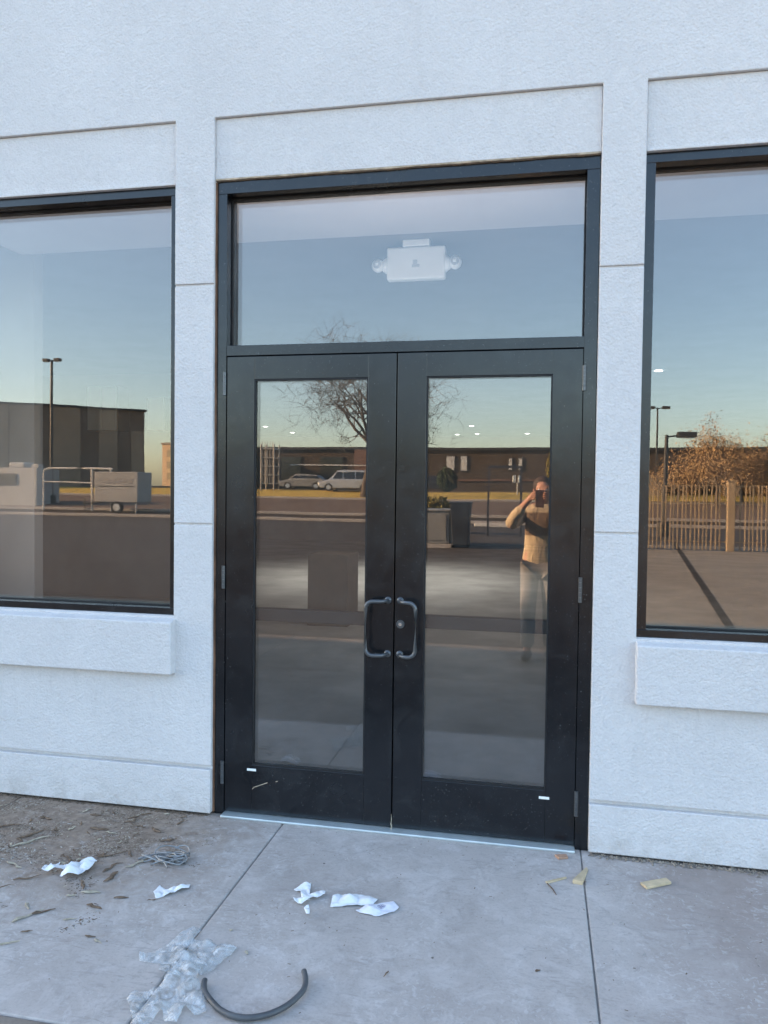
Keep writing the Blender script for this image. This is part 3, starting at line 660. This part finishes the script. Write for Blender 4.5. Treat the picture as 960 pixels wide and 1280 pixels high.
# long office block
of = thing('office_building', 'long low dark brown brick office block reflected in the doors', 'building', (-8, -76, 1.5))
obj('wall', MB().box(-40, 34, -88, -76.0, 1.0, 5.75), M['brick'], of)
obj('roof', MB().box(-40.3, 34.3, -88.3, -75.7, 5.751, 6.02), M['pole'], of)
obj('brick_pier', MB().box(-19.2, -16.9, -75.99, -75.6, 1.0, 5.74), M['brick2'], of)
obj('canopy_rail', MB().box(-26, -17, -75.0, -74.8, 4.02, 4.14).box(-26, -25.85, -75.9, -75, 4.02, 4.14).box(-17.2, -17, -75.9, -75, 4.02, 4.14), M['trim'], of)
obj('brick_band', MB().box(-11.5, 30, -75.99, -75.85, 2.6, 2.78), M['brick2'], of)
for x, w_, z0, z1, mt in [(-27.5, 2.4, 2.3, 5.0, 'darkglass'), (-23, 2.6, 2.3, 5.0, 'darkglass'), (-14.6, 1.6, 2.2, 4.2, 'darkglass'), (-9.6, 1.0, 3.6, 5.2, 'trim'), (-8.1, .8, 3.6, 5.2, 'trim'), (-3.2, .5, 3.7, 5.0, 'trim'), (-2.2, .5, 3.7, 5.0, 'trim'), (2.2, 1.2, 3.4, 5.0, 'darkglass'), (6, 1.4, 2.4, 4.6, 'darkglass'), (11, 1.4, 2.4, 4.6, 'darkglass'), (17, 1.4, 2.4, 4.6, 'darkglass')]:
    wf = obj('window', MB().box(x, x+w_, -75.99, -75.9, z0, z1), M['pole'], of); obj('pane', MB().box(x+.08, x+w_-.08, -75.899, -75.88, z0+.08, z1-.08), M[mt], wf)
# warehouse
wh = thing('warehouse', 'big plain tilt up concrete warehouse reflected in the left window', 'building', (-60, -66, 1.4))
A = Vector((-49.7, -60.7)); B = Vector((-39.5, -68.6)); dr = (B-A).normalized(); A0 = A - dr*34; nrm = Vector((dr.y, -dr.x))
if nrm.y > 0: nrm = -nrm
def prism(mb, p, q, dpt, z0, z1, out=0.):
    a, b = p-nrm*out, q-nrm*out; c, d = q+nrm*dpt, p+nrm*dpt
    vs = [(v.x, v.y, z) for z in (z0, z1) for v in (a, b, c, d)]
    return mb.add(vs, [(3,2,1,0),(4,5,6,7),(0,1,5,4),(1,2,6,5),(2,3,7,6),(3,0,4,7)])
L = (B-A0).length
obj('wall', prism(MB(), A0, B, 25, 1.0, 9.22), M['tiltd'], wh)
for k, (s0, s1, mt) in enumerate([(0, 6.9, 'tilt'), (7, 13.9, 'tilt'), (14, 20.9, 'tilt'), (21, 27.9, 'tilt'), (28, 34.4, 'tilt'), (34.5, 37.2, 'tilt'), (38.2, 40.8, 'tilt'), (42.5, 44.3, 'tilt'), (45.6, L-.1, 'tilt')]):
    obj('wall_panel', prism(MB(), A0+dr*s0, A0+dr*min(s1, L), .0, 1.0, 9.2 if s0 < 44 else 7.2, .12), M[mt], wh)
obj('coping', prism(MB(), A0-dr*.2, B+dr*.2, 25.2, 9.221, 9.4, .25), M['pole'], wh)
obj('dock_door', prism(MB(), A+dr*-7.5, A+dr*-2.2, 0, 1.4, 6.6, .2), M['door'], wh)
# golden tower block
tw = thing('tower_block', 'tall tan office tower lit gold on one side far behind the warehouse', 'building', (-76, -152, 1.5), rad(20))
obj('wall', MB().box(-3.2, 5, -6, 3.0, 0, 9.3), M['tan'], tw, local=True); obj('roof', MB().box(-3.4, 5.2, -6.2, 3.2, 9.31, 9.7), M['pole'], tw, local=True)
for k in range(3):
    wf = obj('window', MB().box(-1.8, 4.6, 3.001, 3.06, 1.6+2.5*k, 3.1+2.5*k), M['pole'], tw, local=True); obj('pane', MB().box(-1.7, 4.5, 3.061, 3.08, 1.7+2.5*k, 3.0+2.5*k), M['darkglass'], wf, local=True)
# tan colonnaded building behind the fence
sb = thing('colonnade_building', 'low tan building with square columns reflected behind the picket fence', 'building', (16, -57, 1.3))
obj('wall', MB().box(7.6, 40, -66, -60, .9, 2.6), M['brick'], sb); obj('fascia', MB().box(7.4, 40.2, -66.2, -56.8, 2.2, 2.9), M['tan'], sb)
for x in (8.0, 13.3, 18.6, 24, 29.5): obj('column', MB().box(x, x+1.2, -58.0, -56.7, 1.1, 2.19 if x != 13.3 else 4.0), M['tan'], sb)
# light poles
def lamp_post(x, Y, h, heads, label, r=.11, name='lamp_post'):
    t = thing(name, label, 'lamp post', (x, -Y, gz(Y)), 0, 'lamp posts around the parking lot')
    b = obj('footing', MB().disc((0,0,-.3), (0,0,1), r*2.3, r*2.3, .85, 14), M['pole'], t, local=True)
    obj('pole', MB().tube([(0,0,.5), (0,0,h)], [r, r*.7], 10), M['pole'], t, local=True)
    for s, l, tilt in heads:
        obj('arm', MB().tube([(0,0,h-.08), (s*l*.4, 0, h-.02)], r*.4, 6), M['pole'], t, local=True)
        hd = obj('lamp_head', MB().box(s*l*.35 if s > 0 else s*l, s*l if s > 0 else s*l*.35, -.17, .17, h-.1, h+.1+tilt), M['pole'], t, bevel=.03, local=True)
        xa, xb = sorted((s*l*.45, s*l*.95)); obj('lens', MB().box(xa, xb, -.13, .13, h-.115, h-.101), M['lamp'], hd, local=True)
    return t
lamp_post(-31.4, 41.7, 9.45, [(-1, .62, 0), (1, .62, 0)], 'tall lamp post with two small heads reflected in the left window', .12)
lamp_post(4.63, 27, 3.85, [(1, 1.05, .02)], 'lamp post with one big box head reflected in the right window', .09)
lamp_post(8.5, 57, 6.6, [(-1, .55, 0), (1, .9, 0)], 'thin far lamp post with a wide flat crossbar reflected in the right window', .08)
# site container, cart corral, trailer
ct = thing('site_container', 'white site container with a rooftop unit reflected in the left window', 'container', (-34, -40, gz(40)))
g0 = gz(40); obj('body', MB().box(-37.5, -31.3, -42.4, -40, g0-.05, 2.66), M['white'], ct, bevel=.03); obj('roof_unit', MB().box(-33.6, -32.5, -41.5, -40.4, 2.661, 3.0), M['white'], ct, bevel=.08); obj('vent', MB().box(-31.9, -31.4, -40.9, -40.3, 2.661, 2.9), M['white'], ct, bevel=.03)
wf = obj('window', MB().box(-34.4, -32.7, -39.999, -39.95, 1.55, 2.3), M['pole'], ct); obj('pane', MB().box(-34.3, -32.8, -39.949, -39.93, 1.62, 2.23), M['darkglass'], wf)
for k in range(0): obj('rib', MB().box(-37.3+k*.62, -37.24+k*.62, -39.999, -39.975, g0, 1.5), M['white'], ct)
cc = thing('cart_corral', 'pipe frame corral with a bent top rail reflected in the left window', 'corral', (-27, -37, gz(37)))
z0 = gz(37); cz = 2.55
obj('pipe_frame', MB().tube(cat_rom([(-28.65,-37,z0), (-28.65,-37,1.4), (-28.65,-37,cz-.25), (-28.45,-37,cz-.04), (-28.2,-37,cz), (-26,-37,cz+.02), (-24.2,-37,cz)], 4), .06, 8), M['trim'], cc)
obj('post', MB().tube([(-25.53,-37.0,z0), (-25.53,-37.0,cz)], .07, 8), M['trim'], cc); obj('rail', MB().tube([(-28.65,-37,1.75), (-25.5,-37,1.72)], .045, 8), M['trim'], cc); obj('post', MB().tube([(-24.3,-37.0,z0), (-24.3,-37.0,cz)], .06, 8), M['trim'], cc)
def wheel(mb_t, mb_r, c, r, w_):
    mb_t.disc((c[0], c[1]-w_/2, c[2]), (0,1,0), r, r, w_, 18); mb_r.disc((c[0], c[1]-w_/2-.01, c[2]), (0,1,0), r*.62, r*.62, w_+.02, 14)
tl = thing('utility_trailer', 'white box trailer with dark markings on two wheels reflected in the left window', 'trailer', (-23.4, -36, gz(36)))
z0 = gz(36); obj('body', MB().box(-24.75, -22.05, -37.6, -36, z0+.62, 2.36), M['white'], tl, bevel=.04)
for (x, z) in ((-24.0, 1.72), (-23.65, 1.72), (-23.3, 1.72), (-22.95, 1.72), (-22.6, 1.72)): obj('marking', MB().box(x, x+.22, -35.999, -35.99, z, z+.28).box(x+.06, x+.16, -35.999, -35.985, z+.09, z+.19), M['kerbc'], tl)
obj('trim_line', MB().box(-24.5, -22.3, -35.999, -35.99, 1.52, 1.57), M['pole'], tl)
wa, wb = MB(), MB(); wheel(wa, wb, (-23.3, -36.0, z0+.34), .34, .2); wh_ = obj('wheel', wa, M['tyre'], tl); obj('rim', wb, M['rim'], wh_)
obj('tongue', MB().tube([(-24.7,-36.8,z0+.6), (-26.0,-36.8,z0+.5)], .05, 6).tube([(-25.9,-36.8,z0), (-25.9,-36.8,z0+.8)], .04, 6), M['pole'], tl); obj('prop_leg', MB().tube([(-22.2,-36.1,z0), (-22.2,-36.1,z0+.65)], .04, 6), M['trim'], tl)
# scaffold tower
sf = thing('scaffold_tower', 'narrow white scaffold tower with five platforms reflected in the left door', 'scaffold', (-22.05, -57, gz(57)))
z0 = gz(57)
for x in (-22.6, -21.5):
    for y in (-57, -58.2): obj('upright', MB().tube([(x,y,z0), (x,y,5.2)], .06, 6), M['white'], sf)
for k in range(5):
    z = z0+.55+k*.72; obj('platform', MB().box(-22.62, -21.48, -58.2, -57, z, z+.09), M['white'], sf)
    for q in range(5): obj('rung', MB().tube([(-22.5+q*.22,-56.98,z+.09), (-22.5+q*.22,-56.98,z+.62)], .025, 5), M['white'], sf)
# gate frame, sign, wheel stop, cabinets, hedge
gf = thing('gate_frame', 'black steel portal frame standing in the lot reflected in the right door', 'frame', (-1.25, -25, -.12))
for x in (-1.865, -.70): obj('post', MB().box(x, x+.07, -25.07, -25, -.12, 2.40), M['navy'], gf)
obj('lintel', MB().box(-1.865, -.63, -25.08, -24.99, 2.401, 2.48), M['navy'], gf)
sg = thing('sign_post', 'small double sign on a post catching the low sun reflected in the right door', 'sign', (-1.75, -56, gz(56)))
obj('post', MB().tube([(-1.66,-56,gz(56)), (-1.66,-56,2.3)], .05, 8), M['trim'], sg)
for x in (-2.02, -1.62): obj('sign_panel', MB().box(x, x+.3, -56.02, -55.95, 2.2, 2.78, Matrix.Translation((x, -56, 0)) @ Matrix.Rotation(rad(-50), 4, 'Z') @ Matrix.Translation((-x, 56, 0))), M['hedge'] if False else M['lamp'], sg)
ws_ = thing('wheel_stop', 'long pale concrete wheel stop in the lot reflected in the right door', 'wheel stop', (-2, -32, -.12)); obj('bar', MB().box(-2.9, -.85, -32.2, -32, -.12, .05), M['trim'], ws_, bevel=.04)
tb = thing('transformer_cabinet', 'grey steel utility cabinet reflected low in the right door', 'cabinet', (-3.3, -19.2, -.12))
obj('pad', MB().box(-4.6, -2.45, -20.6, -18.6, -.12, -.02), M['kerbc'], tb); obj('body', MB().box(-4.45, -2.53, -20.4, -18.8, -.019, .93), M['grey'], tb, bevel=.03); obj('lid', MB().box(-4.5, -2.5, -20.45, -18.75, .931, .985), M['grey'], tb, bevel=.02)
for x in (-4.3, -3.45): obj('cabinet_door', MB().box(x, x+.82, -18.799, -18.77, .08, .86), M['grey'], tb, bevel=.008)
bn = thing('wheeled_bin', 'dark blue wheeled bin beside the grey utility cabinet', 'bin', (-2.2, -18.8, -.12))
m = MB(); m.v = [(-2.42,-19.1,-.05),(-1.98,-19.1,-.05),(-1.98,-18.55,-.05),(-2.42,-18.55,-.05),(-2.5,-19.2,1.16),(-1.93,-19.2,1.16),(-1.93,-18.45,1.16),(-2.5,-18.45,1.16)]; m.f = [(3,2,1,0),(4,5,6,7),(0,1,5,4),(1,2,6,5),(2,3,7,6),(3,0,4,7)]
obj('body', m, M['navy'], bn, bevel=.02); obj('lid', MB().box(-2.53, -1.9, -19.24, -18.42, 1.161, 1.22), M['navy'], bn, bevel=.02)
wa, wb = MB(), MB()
for x in (-2.43, -2.0): wa.disc((x-.03, -19.15, -.02), (1,0,0), .1, .1, .06, 12)
obj('wheel', wa, M['tyre'], bn)

# vegetation
def leaves(n, fn, s, r):
    m = MB()
    for _ in range(n):
        p = Vector(fn(r)); a = Vector((r.gauss(0,1), r.gauss(0,1), r.gauss(0,1))).normalized(); b = a.orthogonal().normalized(); q = s*r.uniform(.6, 1.5)
        m.add([p-a*q, p+b*q*.5, p+a*q, p-b*q*.5], [(0,1,2,3)])
    return m
def branches(r, base, h, r0, spread, levels, kids, trunk_frac=.3, up_=.35, wob=.18, rmin=.006):
    tr, tw_, tips = MB(), MB(), []
    def grow(p, d, l, rd, lev):
        pts = [p]; rs = [rd]; n = 4 if lev < 3 else 3
        for k in range(n):
            d = (d + Vector((r.gauss(0,1), r.gauss(0,1), r.gauss(0,.7)))*wob + Vector((0,0,up_*.12))).normalized()
            p = p + d*l/n; pts.append(p); rs.append(rd*(1-.55*(k+1)/n))
        (tr if lev < 2 else tw_).tube(pts, rs, 7 if lev < 2 else 3, cap=False)
        if lev >= levels: tips.append(p); return
        k_ = kids[min(lev, len(kids)-1)]
        for c in range(k_):
            i = r.randint(2, len(pts)-1) if lev else len(pts)-1-(c % 2)
            ax = Vector((r.gauss(0,1), r.gauss(0,1), r.gauss(0,1))).normalized(); ax = (ax - d*ax.dot(d)).normalized()
            nd = (d*(1-spread*r.uniform(.5, 1.2)) + ax*spread*r.uniform(.7, 1.3) + Vector((0,0,up_*.4))).normalized()
            grow(pts[i], nd, l*r.uniform(.55, .86), max(rs[i]*.68, rmin), lev+1)
    grow(Vector(base), Vector((0,0,1)), h*trunk_frac, r0, 0)
    return tr, tw_, tips
def tree(label, x, Y, h, r0, seed, leaf=None, nl=0, ls=.12, spread=.62, kids=(6,5,4,4,3), levels=4, tf=.28, up_=.35, grp='trees beyond the lot', rmin=.008):
    r = random.Random(seed); t = thing('tree', label, 'tree', (x, -Y, gz(Y)), 0, grp)
    tr, tw_, tips = branches(r, (0,0,-.1), h, r0, spread, levels, kids, tf, up_, rmin=rmin)
    obj('trunk', tr, M['wood'], t, local=True, smooth=True); obj('crown', tw_, M['wood'], t, local=True)
    if nl:
        obj('leaves', leaves(nl, lambda q: q.choice(tips)+Vector((q.gauss(0,.28), q.gauss(0,.28), q.gauss(0,.25))), ls, r), leaf, t, local=True)
    return t
tree('bare wide crowned tree reflected between the two doors', -12.7, 52, 24.5, .36, 31, spread=.74, kids=(9,5,4,4,3), levels=5, tf=.21, rmin=.012)
tree('golden brown leafed tree above the fence, the broad one in the middle', 10.8, 48, 8.6, .14, 21, M['leaf'], 4200, .06, tf=.24, spread=.8)
tree('golden brown leafed tree above the fence, the low one nearest the box lamp', 8.9, 50, 5.8, .12, 22, M['leaf'], 3000, .06, tf=.24, spread=.85)
tree('tall pale half bare tree above the fence at the right edge', 13.9, 47, 9.0, .18, 23, M['leaf'], 900, .06, tf=.28, rmin=.014)
tree('golden brown leafed tree behind the right end of the fence', 17.5, 46, 8.0, .18, 24, M['leaf'], 3800, .06, tf=.26, spread=.75)
tree('golden brown leafed tree far behind the right part of the fence', 15.2, 52, 7.2, .13, 27, M['leaf'], 3000, .06, tf=.24, spread=.85)
tree('small golden brown leafed tree behind the square fence pillar', 13.2, 51, 7.4, .12, 25, M['leaf'], 3000, .06, tf=.24, spread=.85)
def bush(name, label, x, Y, rx, ry, h, n, mat, seed, ls=.09):
    r = random.Random(seed); t = thing(name, label, 'shrub', (x, -Y, gz(Y)))
    def f(q):
        a, b, c = q.gauss(0,1), q.gauss(0,1), q.gauss(0,1); l = math.sqrt(a*a+b*b+c*c); k = q.uniform(.6, 1.)*(1+.25*noise.noise((a*2/l, b*2/l, c*2/l+seed)))
        return (a/l*rx*k, b/l*ry*k, h*.5+c/l*h*.5*k)
    obj('foliage', leaves(n, f, ls, r), mat, t, local=True)
    st = MB()
    for k in range(5): a = k*1.26; st.tube([(0,0,-.05), (rx*.5*math.cos(a), ry*.5*math.sin(a), h*.6)], [.03, .012], 5)
    obj('stem', st, M['wood'], t, local=True)
bush('hedge', 'low yellow green hedge above the grey utility cabinet', -4.1, 26, 1.2, .5, 1.45, 3000, M['hedge'], 4)
bush('shrub', 'round dark evergreen shrub in front of the brick office', -7.9, 63, .95, .8, 2.2, 2500, M['evergreen'], 5)
bush('shrub', 'bright green shrub at the right end of the brick wall reflected above the person', .95, 60, .5, .5, 3.6, 1500, M['hedge'], 6)

# picket fence
fc = thing('picket_fence', 'tall weathered metal picket fence with a square pillar reflected in the right window', 'fence', (5, -20, -.12))
pm = None
for k in range(128):
    x = .2 + k*.113
    if 5.17 < x < 5.56: continue
    if pm is None: pm = obj('picket', MB().box(-.0, .034, -.017, .017, 0, 1.85), M['iron'], fc, local=True); q = pm
    else: q = pm.copy(); COL.objects.link(q)
    q.location = Vector((x+.008*math.sin(k*5.3), 0, .03+.012*math.sin(k*2.7))) - Vector((5, 0, 0)); q.rotation_euler = (0, .012*math.sin(k*3.9), .15*math.sin(k*1.7))
for z in (.12, 1.25, 1.72): obj('rail', MB().box(.1, 14.7, -20.045, -20.018, z, z+.045), M['iron'], fc)
obj('pillar', MB().box(5.27, 5.49, -20.13, -19.93, -.12, 1.86), M['iron'], fc, bevel=.02); obj('pillar_cap', MB().box(5.25, 5.51, -20.15, -19.91, 1.861, 1.90), M['iron'], fc, bevel=.02)
# painted seam across the asphalt
m = MB(); m.v = [(4.42,-24.0,-.112),(4.55,-24.0,-.112),(2.27,-5.6,-.112),(2.16,-5.6,-.112)]; m.f = [(0,1,2,3)]
tag(obj('sealed_crack', m, simple('tar_seal', (.05, .044, .038), .95, 0, .2, 6., 0, 60., .05)), kind='structure')

# cars
def car(label, x, Y, rz, L_, H_, W_, paint, van=True):
    t = thing('parked_car', label, 'car', (x, -Y, gz(Y)), rz, 'cars parked across the lot')
    # side profile, nose towards -x
    low = [(-L_/2, .45), (-L_/2+.05, .72), (-L_*.30, .98 if van else .9), (L_*.47, 1.02 if van else .95), (L_/2, .85), (L_/2-.02, .42), (L_*.45, .28), (-L_*.46, .28)]
    m = MB(); n = len(low)
    for y, ins in ((-W_/2, 1), (-W_/2+.06, 0), (W_/2-.06, 0), (W_/2, 1)):
        for px, pz in low: m.v.append((px*(.975 if ins else 1), y, pz - (.05 if ins and pz > .6 else 0)))
    for s in range(3):
        for k in range(n): k2 = (k+1) % n; m.f.append((s*n+k, s*n+k2, (s+1)*n+k2, (s+1)*n+k))
    m.f += [tuple(range(n))[::-1], tuple(3*n+k for k in range(n))]
    obj('body', m, paint, t, bevel=.03, local=True)
    top = [(-L_*.30, .97 if van else .89), (-L_*.16, H_-.05), (-L_*.05, H_), (L_*.30, H_-.02 if van else H_-.08), (L_*.44, .98 if van else .92)]
    m = MB(); n = len(top)
    for y, k in ((-W_/2+.05, 0), (-W_/2+.2, 1), (W_/2-.2, 1), (W_/2-.05, 0)):
        for i, (px, pz) in enumerate(top): m.v.append((px, y, pz if (k or i in (0, n-1)) else pz-.0) if k else (px, y if i in (0, n-1) else y+(.12 if y < 0 else -.12), pz-.05 if i not in (0, n-1) else pz))
    for s in range(3):
        for k in range(n-1): m.f.append((s*n+k, s*n+k+1, (s+1)*n+k+1, (s+1)*n+k))
    m.f += [tuple(range(n))[::-1], tuple(3*n+k for k in range(n))]
    obj('cabin', m, paint, t, bevel=.02, local=True)
    for s in (-1, 1):
        yy = s*(W_/2-.055)
        for (xa, xb) in ((-L_*.24, -L_*.07), (-L_*.055, L_*.14), (L_*.155, L_*.35)):
            zt = H_-.17; ya = yy; yb = s*(W_/2-.155)
            sh = .16*L_*.6 if xa < -L_*.2 else 0
            m = MB().add([(xa, ya+s*.012, 1.04), (xb, ya+s*.012, 1.04), (xb, yb+s*.012, zt), (xa+sh*.8, yb+s*.012, zt), (xa, ya-s*.0, 1.04), (xb, ya, 1.04), (xb, yb, zt), (xa+sh*.8, yb, zt)], [(0,1,2,3),(7,6,5,4),(0,4,5,1),(1,5,6,2),(2,6,7,3),(3,7,4,0)])
            obj('window', m, M['darkglass'], t, local=True)
    m = MB().add([(-L_*.295, -W_/2+.16, 1.02), (-L_*.295, W_/2-.16, 1.02), (-L_*.168, W_/2-.24, H_-.1), (-L_*.168, -W_/2+.24, H_-.1)], [(0,1,2,3)]); m.v = [(a-.03, b, c+.02) for a, b, c in m.v]
    obj('windscreen', m, M['darkglass'], t, local=True)
    for s in (-1, 1):
        obj('headlight', MB().ball((-L_/2+.06, s*(W_/2-.28), .70), .06, .2, .09, 8, 6), M['lamp'], t, local=True, smooth=True)
        for px in (-L_*.31, L_*.30):
            wa, wb = MB(), MB(); wheel(wa, wb, (px, s*(W_/2-.08), .33), .33, .2); q = obj('wheel', wa, M['tyre'], t, local=True); obj('rim', wb, M['rim'], q, local=True)
car('silver minivan parked facing left under the bare tree', -15.2, 57.5, 0, 4.75, 1.75, 1.9, M['silver'])
car('low grey car parked left of the silver minivan', -21.0, 64, 0, 4.4, 1.42, 1.8, M['grey'], False)
car('dark car parked below the dark evergreen shrub', -9.6, 65.5, rad(180), 4.5, 1.45, 1.8, M['navy'], False)

# ------------------------------------------------------------------ the photographer, seen only in the right door
def skin(name, verts, edges, radii, mat, parent=None, sub=2, rootv=0, scale2=None):
    me = bpy.data.meshes.new(name); me.from_pydata(verts, edges, []); o = bpy.data.objects.new(name, me); COL.objects.link(o)
    o.modifiers.new('skin', 'SKIN'); o.modifiers['skin'].use_smooth_shade = True
    for i, sv in enumerate(me.skin_vertices[0].data):
        r = radii[i]; sv.radius = r if isinstance(r, tuple) else (r, r); sv.use_root = (i == rootv)
    s = o.modifiers.new('sub', 'SUBSURF'); s.levels = sub; s.render_levels = sub
    dg = bpy.context.evaluated_depsgraph_get(); m2 = bpy.data.meshes.new_from_object(o.evaluated_get(dg))
    bpy.data.objects.remove(o); bpy.data.meshes.remove(me)
    off = root_of(parent).location if parent else Vector((0,0,0))
    for v in m2.vertices: v.co -= off
    m2.polygons.foreach_set('use_smooth', [True]*len(m2.polygons)); m2.materials.clear(); m2.materials.append(mat)
    o = bpy.data.objects.new(name, m2); COL.objects.link(o)
    if parent: o.parent = parent
    return o
M['skin'] = simple('skin', (.52, .27, .18), .55, 0, .06, 8); M['hair'] = simple('brown_hair', (.06, .035, .02), .7, 0, .3, 30); M['jean'] = simple('grey_trousers', (.17, .16, .16), .9, 0, .15, 20)
M['shoe'] = simple('dark_shoe', (.04, .04, .04), .7); M['phone'] = simple('phone_back', (.10, .055, .045), .35); M['eye'] = simple('eye_white', (.7, .7, .68), .2); M['lip'] = simple('lip', (.4, .15, .12), .5)
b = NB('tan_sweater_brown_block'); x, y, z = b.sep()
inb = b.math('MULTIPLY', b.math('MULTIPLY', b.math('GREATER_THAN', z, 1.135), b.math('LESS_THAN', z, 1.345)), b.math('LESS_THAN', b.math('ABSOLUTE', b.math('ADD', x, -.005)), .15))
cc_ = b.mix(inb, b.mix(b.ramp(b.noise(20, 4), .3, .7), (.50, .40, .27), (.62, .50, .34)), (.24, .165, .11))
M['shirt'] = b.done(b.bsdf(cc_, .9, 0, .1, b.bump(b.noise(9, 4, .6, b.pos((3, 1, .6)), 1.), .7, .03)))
per = thing('person', 'person in a tan sweater with a brown chest block holding up a phone', 'person', (-.03, -3.72, 0))
PX = .012
Vb = [(PX,-3.72,.93), (PX,-3.72,1.08), (PX,-3.71,1.24), (PX,-3.70,1.35), (PX+.005,-3.69,1.42), (PX+.01,-3.665,1.475), (PX+.012,-3.655,1.53), (PX+.012,-3.66,1.59), (PX+.012,-3.67,1.625)]
Rb = [(.145,.10), (.13,.095), (.145,.10), (.12,.085), (.055,.055), (.058,.068), (.074,.088), (.074,.09), (.05,.065)]
Eb = [(i, i+1) for i in range(8)]
def chain(start, pts, rs):
    p = start
    for q, r in zip(pts, rs): Vb.append(q); Rb.append(r); Eb.append((p, len(Vb)-1)); p = len(Vb)-1
    return p
chain(6, [(PX+.012,-3.545,1.525)], [.014])     # nose
for s in (-1, 1):
    e = chain(3, [(PX+s*.115,-3.695,1.345), (PX+s*.175,-3.68,1.315), (PX+s*.23,-3.59,1.265), (PX+s*.265,-3.50,1.225), (s*.20-.015,-3.45,1.31), (s*.125-.005,-3.40,1.415), (s*.092,-3.385,1.462)], [.065, .058, .048, .041, .040, .031, .026])
    palm = chain(e, [(s*.075,-3.372,1.49)], [(.034, .018)])
    for k in range(4):      # four fingers laid over the back edge of the phone
        zz = 1.468+.017*k; ln = (.85, 1., .97, .8)[k]
        chain(palm, [(s*.064,-3.352,zz), (s*.052,-3.342,zz+.002), (s*(.052-.016*ln),-3.3405,zz+.003), (s*(.052-.028*ln),-3.3405,zz+.002)], [.0095, .0085, .008, .0065])
    chain(palm, [(s*.062,-3.375,1.51), (s*.045,-3.366,1.525), (s*.028,-3.360,1.53)], [.012, .0105, .008])
    kx = PX+s*.10; ky = -3.74 if s > 0 else -3.70
    chain(0, [(PX+s*.085,-3.72,.86), (kx,ky+.03,.50), (kx+.0,ky-.01,.27), (kx,ky-.015,.085), (kx+s*.012,ky+.07,.045), (kx+s*.02,ky+.14,.035)], [.088, .058, .055, .038, .036, .03])
body = skin('body', Vb, Eb, Rb, M['skin'], per)
for s in (-1, 1):
    obj('eye', MB().ball((PX+.012+s*.032,-3.573,1.548), .013, .010, .009, 10, 7), M['eye'], per, smooth=True); obj('ear', MB().ball((PX+.012+s*.076,-3.665,1.53), .010, .02, .03, 8, 7), M['skin'], per, smooth=True)
obj('mouth', MB().ball((PX+.012,-3.592,1.478), .024, .008, .007, 10, 6), M['lip'], per, smooth=True)
hm = MB(); hr = random.Random(4)
hm.ball((PX+.012,-3.69,1.59), .088, .098, .085, 14, 10).ball((PX+.012,-3.735,1.52), .075, .05, .09, 12, 8)
hm.v = [(a+noise.noise((a*30, b_*30, c*30))*.006, b_, c+noise.noise((a*30, c*30, 5))*.006) for a, b_, c in hm.v]
obj('hair', hm, M['hair'], per, smooth=True)
Vs = [(PX,-3.72,.745), (PX,-3.72,.93), (PX,-3.72,1.10), (PX,-3.71,1.24), (PX,-3.70,1.35), (PX+.004,-3.695,1.395)]; Rs = [(.175,.125), (.165,.12), (.155,.115), (.165,.12), (.135,.1), (.07,.066)]; Es = [(i, i+1) for i in range(5)]
for s in (-1, 1):
    p = 4
    for q, r in zip([(PX+s*.115,-3.695,1.345), (PX+s*.175,-3.68,1.315), (PX+s*.23,-3.59,1.265), (PX+s*.265,-3.50,1.225), (s*.20-.015,-3.45,1.31), (s*.13-.005,-3.405,1.405)], [.082, .076, .064, .056, .052, .042]):
        Vs.append(q); Rs.append(r); Es.append((p, len(Vs)-1)); p = len(Vs)-1
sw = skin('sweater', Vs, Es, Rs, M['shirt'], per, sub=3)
for v in sw.data.vertices:
    q = v.co + per.location; k = max(0, min(1, (1.2-q.z)/.3)); n_ = noise.noise((q.x*22, q.y*22, q.z*4))
    v.co += v.normal*(n_*(.006+.014*k))
Vt = [(PX,-3.72,.92)]; Rt = [(.15,.11)]; Et = []
for s in (-1, 1):
    kx = PX+s*.10; ky = -3.74 if s > 0 else -3.70; p = 0
    for q, r in zip([(PX+s*.085,-3.72,.84), (kx,ky+.03,.50), (kx,ky-.01,.27), (kx,ky-.012,.10)], [.103, .078, .072, .066]):
        Vt.append(q); Rt.append(r); Et.append((p, len(Vt)-1)); p = len(Vt)-1
skin('trousers', Vt, Et, Rt, M['jean'], per)
for s in (-1, 1):
    kx = PX+s*.10; ky = -3.74 if s > 0 else -3.70
    skin('shoe', [(kx,ky-.05,.05), (kx+s*.006,ky+.05,.048), (kx+s*.02,ky+.17,.036)], [(0,1), (1,2)], [(.05,.05), (.05,.046), (.042,.034)], M['shoe'], per, rootv=1)
ph = thing('phone', 'dark phone held up in both hands of the reflected person', 'phone', (0, -3.345, 1.39))
obj('case', MB().box(-.037, .037, -3.350, -3.3485+.0065, 1.395, 1.547), M['phone'], ph, bevel=.003)
obj('camera_bump', MB().box(-.03, .002, -3.3425, -3.3405, 1.50, 1.541), M['phone'], ph, bevel=.0008)
obj('screen', MB().box(-.034, .034, -3.3512, -3.3502, 1.40, 1.542), M['darkglass'], ph)
